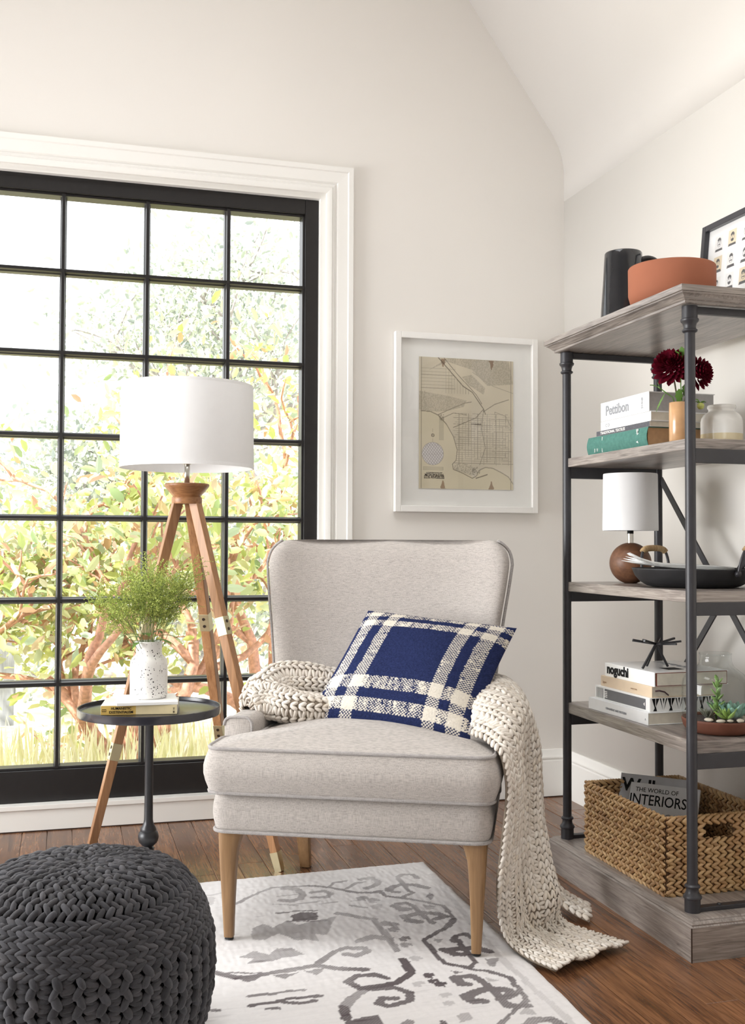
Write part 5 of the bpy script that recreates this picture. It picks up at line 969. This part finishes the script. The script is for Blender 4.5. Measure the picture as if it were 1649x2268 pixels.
# terrarium
tx, ty = 1.650, 2.455
dish = thing('terracotta_dish', (tx, ty, ZC), 'shallow brown terracotta dish under the glass cloche on the lower shelf', 'dish')
MB().lathe([(0, 0), (.070, 0), (.083, .005), (.091, .016), (.0945, .030), (.0955, .034), (.0945, .0365), (.091, .036), (.088, .028), (.0, .024)], 64).build('dish', plain('brown_terracotta', (104, 63, 48), .6, spec=.3, var=.1, vs=30), dish, smooth=True)
MB().lathe([(.0, .0255), (.087, .0275), (.087, .030), (.05, .034), (.0, .035)], 40).build('soil', plain('dark_soil', (66, 54, 50), .95, var=.4, vs=180, bump=1, bs=160, bd=.004), dish, smooth=True)
cl = thing('glass_cloche', (tx-.008, ty+.004, ZC+.036), 'clear open-necked glass cloche covering succulents on the lower shelf', 'glass cloche')
M_cl = pane_glass('cloche_glass', (.975, .985, .985), .9)
og = [(.0845, 0), (.0858, .010), (.0858, .082), (.083, .098), (.075, .112), (.060, .124), (.048, .133), (.0420, .144), (.0405, .157), (.0418, .166)]
MB().lathe(og+[(r-.0022, z) for r, z in og[::-1]]+[og[0]], 64, cap=False).build('glass', M_cl, cl, smooth=True)
MB().lathe([(.0398, .1652), (.0418, .1660), (.0424, .1675), (.0411, .1688), (.0394, .1678), (.0398, .1652)], 48, cap=False).build('rim', M_cl, cl, smooth=True)
def rosette(name, label, loc, n, L_, cols, tilt, wd, group=None, th0=.25, th1=1.35):
    t = thing(name, loc, label, 'succulent', group=group); m = pieces(name+'_'+str(n), cols, .4, .4)
    for k in range(n):
        q = k/(n-1); ph = k*2.39996; th = th0+(th1-th0)*q; l = L_*(.45+.55*q); d = Vector((math.sin(th)*math.cos(ph), math.sin(th)*math.sin(ph), math.cos(th))); s = d.cross(Vector((0, 0, 1))).normalized(); nn = s.cross(d); R = []
        for i in range(6):
            u_ = i/5; c = d*l*u_+Vector((0, 0, l*.30*u_*u_)); w_ = wd*l*math.sin(PI*min(.12+.84*u_, .985))**.8; h_ = w_*.32; R.append([tuple(c+s*w_*.5*math.cos(a)+nn*h_*math.sin(a)) for a in np.linspace(0, 2*PI, 9)[:-1]])
        MB().rings(R).build('leaf', m, t, smooth=True)
    return t
zs_ = ZC+.034
rosette('echeveria', 'blue-green rosette succulent at the right inside the glass cloche', (tx+.030, ty-.020, zs_+.006), 22, .052, [(104, 150, 136), (128, 168, 150), (92, 138, 120)], 0, .52)
rosette('spiky_succulent', 'bright green pointed succulent in the middle under the glass cloche', (tx+.002, ty-.036, zs_+.004), 18, .042, [(118, 150, 66), (142, 170, 84), (96, 132, 56)], 0, .34)
rosette('small_echeveria', 'dark green small rosette succulent behind, under the glass cloche', (tx+.012, ty+.018, zs_+.016), 16, .036, [(92, 122, 84), (72, 104, 76), (116, 142, 100)], 0, .5)
rosette('haworthia', 'small dark spiky succulent at the left under the glass cloche', (tx-.040, ty-.012, zs_+.004), 20, .034, [(84, 86, 74), (104, 104, 90), (70, 76, 62)], 0, .2, th1=1.2)
tl = thing('upright_succulent', (tx-.016, ty-.010, zs_), 'tall upright green jade sprig under the glass cloche', 'succulent')
MB().tube([(0, 0, 0), (.002, 0, .05), (.006, 0, .098)], .0028, 8).build('stem', M_dleaf, tl, smooth=True); mj = pieces('jade_leaf', [(108, 144, 78), (130, 160, 92), (92, 128, 70)], .35, .4)
for k in range(15):
    z = .012+.006*k; a = k*1.9; d = Vector((math.cos(a), math.sin(a), .75+.05*k)).normalized(); s = d.cross(Vector((0, 0, 1))).normalized(); nn = s.cross(d); p0 = Vector((.002+.004*z/.1, 0, z)); l = .030-.0006*k; R = []
    for i in range(6): u_ = i/5; c = p0+d*l*u_; w_ = .0125*math.sin(PI*min(.12+.84*u_, .985))**.8; R.append([tuple(c+s*w_*.5*math.cos(b_)+nn*w_*.22*math.sin(b_)) for b_ in np.linspace(0, 2*PI, 9)[:-1]])
    MB().rings(R).build('leaf', mj, tl, smooth=True)
M_peb = plain('pebble_stone', (206, 194, 176), .6, var=.15, vs=90)
for k, (a, rr_, s) in enumerate(((-2.6, .060, .0105), (-2.1, .066, .0095), (-1.3, .068, .011), (-.75, .066, .009), (-.35, .060, .010), (-1.72, .062, .008))):
    pb = MB().lathe([(.0, -.6)]+[(math.cos(q), math.sin(q)*.62) for q in np.linspace(-1.3, 1.3, 7)]+[(0, .63)], 12).build('pebble', M_peb, None, smooth=True); pb.location = (tx+rr_*math.cos(a), ty+rr_*math.sin(a), zs_+.003); pb.scale = (s*1.25, s*.9, s*.8); pb.rotation_euler = (0, 0, a*1.7); tag(pb, 'pale pebble on the dark soil in the glass cloche, '+('farthest left', 'second from the left, long', 'right of the bright succulent', 'second from the right', 'farthest right', 'before the bright succulent')[k], 'pebble', 'pebbles in the terrarium')

# --- base: woven basket with magazines
bx0, bx1, by0, by1, bz0, bz1 = 1.500, 1.806, 2.468, 2.905, .0985, .297
bk_ = thing('woven_basket', (bx0, by0, bz0), 'rectangular woven water-hyacinth basket with handle holes on the bookcase base', 'basket')
bw, bl, bh = bx1-bx0, by1-by0, bz1-bz0
M_weave = pieces('hyacinth_weave', [(190, 152, 104), (172, 132, 88), (206, 172, 126), (150, 112, 74), (198, 164, 116), (182, 146, 102)], .38, .5, bs=300, bump=.4, bd=.001); M_wcore = plain('weave_core', (96, 70, 46), .9, var=.2, vs=60)
hx0, hx1, hz0, hz1 = bw*.5-.045, bw*.5+.045, bh-.058, bh-.014
def wallp(name, a, b, hole):
    """thin backing wall between plan points a and b (local), with a handle hole if asked"""
    a, b = Vector((*a, 0)), Vector((*b, 0)); d = (b-a).normalized(); n = Vector((d.y, -d.x, 0)); L_ = (b-a).length; m = MB()
    def q(u0, u1, z0, z1): m.add([tuple(a+d*u+n*w_+Vector((0, 0, z))) for z in (z0, z1) for w_ in (-.002, .002) for u in (u0, u1)], [(0, 2, 3, 1), (4, 5, 7, 6), (0, 1, 5, 4), (2, 6, 7, 3), (0, 4, 6, 2), (1, 3, 7, 5)])
    if hole: q(0, hx0, 0, bh); q(hx1, L_, 0, bh); q(hx0, hx1, 0, hz0); q(hx0, hx1, hz1, bh)
    else: q(0, L_, 0, bh)
    return m.build(name, M_wcore, bk_)
cor = [(0, 0), (bw, 0), (bw, bl), (0, bl)]
Pw, Aw, Bw, Nw = [], [], [], []
rowh = .0196; nrow = 10
for e in range(4):
    a, b_ = cor[e], cor[(e+1) % 4]; hole = e in (0, 2); wallp('wall_core', a, b_, hole); a = np.array((*a, 0.)); b_ = np.array((*b_, 0.)); L_ = np.linalg.norm(b_-a); d = (b_-a)/L_; n = np.array((d[1], -d[0], 0)); zv = np.array((0, 0, 1.))
    nc = int(L_/.0215)
    for side in (1, -1):
        for r in range(nrow):
            for k in range(nc):
                u_ = (k+.5+.25*(r % 2)*0)/nc*L_; z = (r+.5)*bh/nrow
                if hole and hx0-.006 < u_ < hx1+.006 and hz0-.004 < z < hz1+.002: continue
                for s in (1, -1):
                    dirn = d*math.cos(.52)+zv*s*math.sin(.52)*(1); j = rg.uniform(.9, 1.12); Pw.append(a+d*(u_+rg.uniform(-.001, .001))+zv*(z+s*rowh*.25)+n*side*(.0050+rg.uniform(-.0008, .0008))); Aw.append(dirn*.0305*j); Bw.append(np.cross(n, dirn)*.0112*j); Nw.append(n*side*.0098)
many('weave', capsule(5, 6, .10), Pw, Aw, Bw, Nw, M_weave, bk_)
Pw, Aw, Bw, Nw = [], [], [], []
def twist(p, q):
    p, q = np.array(p, float), np.array(q, float); L_ = np.linalg.norm(q-p); d = (q-p)/L_; n = int(L_/.009); s = np.cross(d, (0, 0, 1.)); s = s/np.linalg.norm(s) if np.linalg.norm(s) > .1 else np.array((1., 0, 0)); u2 = np.cross(s, d)
    for k in range(n):
        dd_ = d*.85+u2*.4+s*.3; Pw.append(p+d*(k+.5)*L_/n); Aw.append(dd_*.017); Bw.append(np.cross(dd_, s)*.0068); Nw.append(s*.0085)
for e in range(4):
    a, b_ = cor[e], cor[(e+1) % 4]; twist((*a, bh+.001), (*b_, bh+.001)); twist((*a, .004), (*b_, .004))
many('rim_braid', CAP, Pw, Aw, Bw, Nw, M_weave, bk_); MB().box(.0, bw, .0, bl, .001, .005).build('floor_panel', M_wcore, bk_)
def mag(name, label, c, w_, h_, rz, tilt, cov, th=.006, roll=0):
    t = thing(name, c, label, 'magazine'); t.rotation_euler = (tilt, roll, rz); MB().box(0, w_, -th, 0, 0, h_).build('pages', M_paper, t); MB().box(-.0004, w_+.0004, -th-.0008, -th, 0, h_+.0003).build('front_cover', cov, t); MB().box(-.0004, w_+.0004, 0, .0008, 0, h_+.0003).build('back_cover', cov, t); return t
M_mg1 = plain('grey_cover', (196, 198, 202), .35, spec=.5, var=.05); M_mg2 = plain('white_cover', (226, 228, 230), .35, spec=.5, var=.03)
mrz = math.radians(-47)
m1 = mag('wide_magazine', 'grey-covered magazine with a black headline, rearmost in the woven basket', (1.565, 2.86, .116), .205, .215, mrz, -.38, M_mg1, .006)
text('Wallpa', .052, M_blackpt, m1, (.006, -.0072, .166), (1, 0, 0), (0, 0, 1), bold=.0016, sx=1.0); text('per', .052, M_blackpt, m1, (.160, -.0072, .166), (1, 0, 0), (0, 0, 1), bold=.0016, sx=.6)
for k in range(9): MB().box(.183+.0018*k, .1836+.0018*k+.0004*(k % 3), -.0075, -.0068, .130, .158).build('barcode_bar', M_blackpt, m1)
m2 = mag('interiors_magazine', 'white magazine with large serif capitals, in front in the woven basket', (1.560, 2.80, .112), .200, .208, mrz, -.46, M_mg2, .007)
text('THE WORLD OF', .018, M_blackpt, m2, (.015, -.0082, .183), (1, 0, 0), (0, 0, 1), sx=.95); text('INTERIORS', .043, M_blackpt, m2, (.0, -.0082, .146), (1, 0, 0), (0, 0, 1), bold=.0003, sx=.80); text('INTERIORS', .038, M_greyink, m2, (.01, -.0082, .100), (1, 0, 0), (0, 0, 1), sx=.85)
m3 = mag('dark_magazine', 'dark magazine with a green ring on its cover, tucked behind in the woven basket', (1.590, 2.885, .114), .21, .20, mrz, -.36, plain('dark_cover', (92, 94, 98), .4, var=.2, vs=20), .006)
M_lime = plain('lime_ink', (196, 214, 60), .5); MB().rings([[(.185+r*math.cos(a), -.0075, .105+r*math.sin(a)) for a in np.linspace(0, 2*PI, 25)[:-1]] for r in (.018, .022)], False, False).build('cover_ring', M_lime, m3)
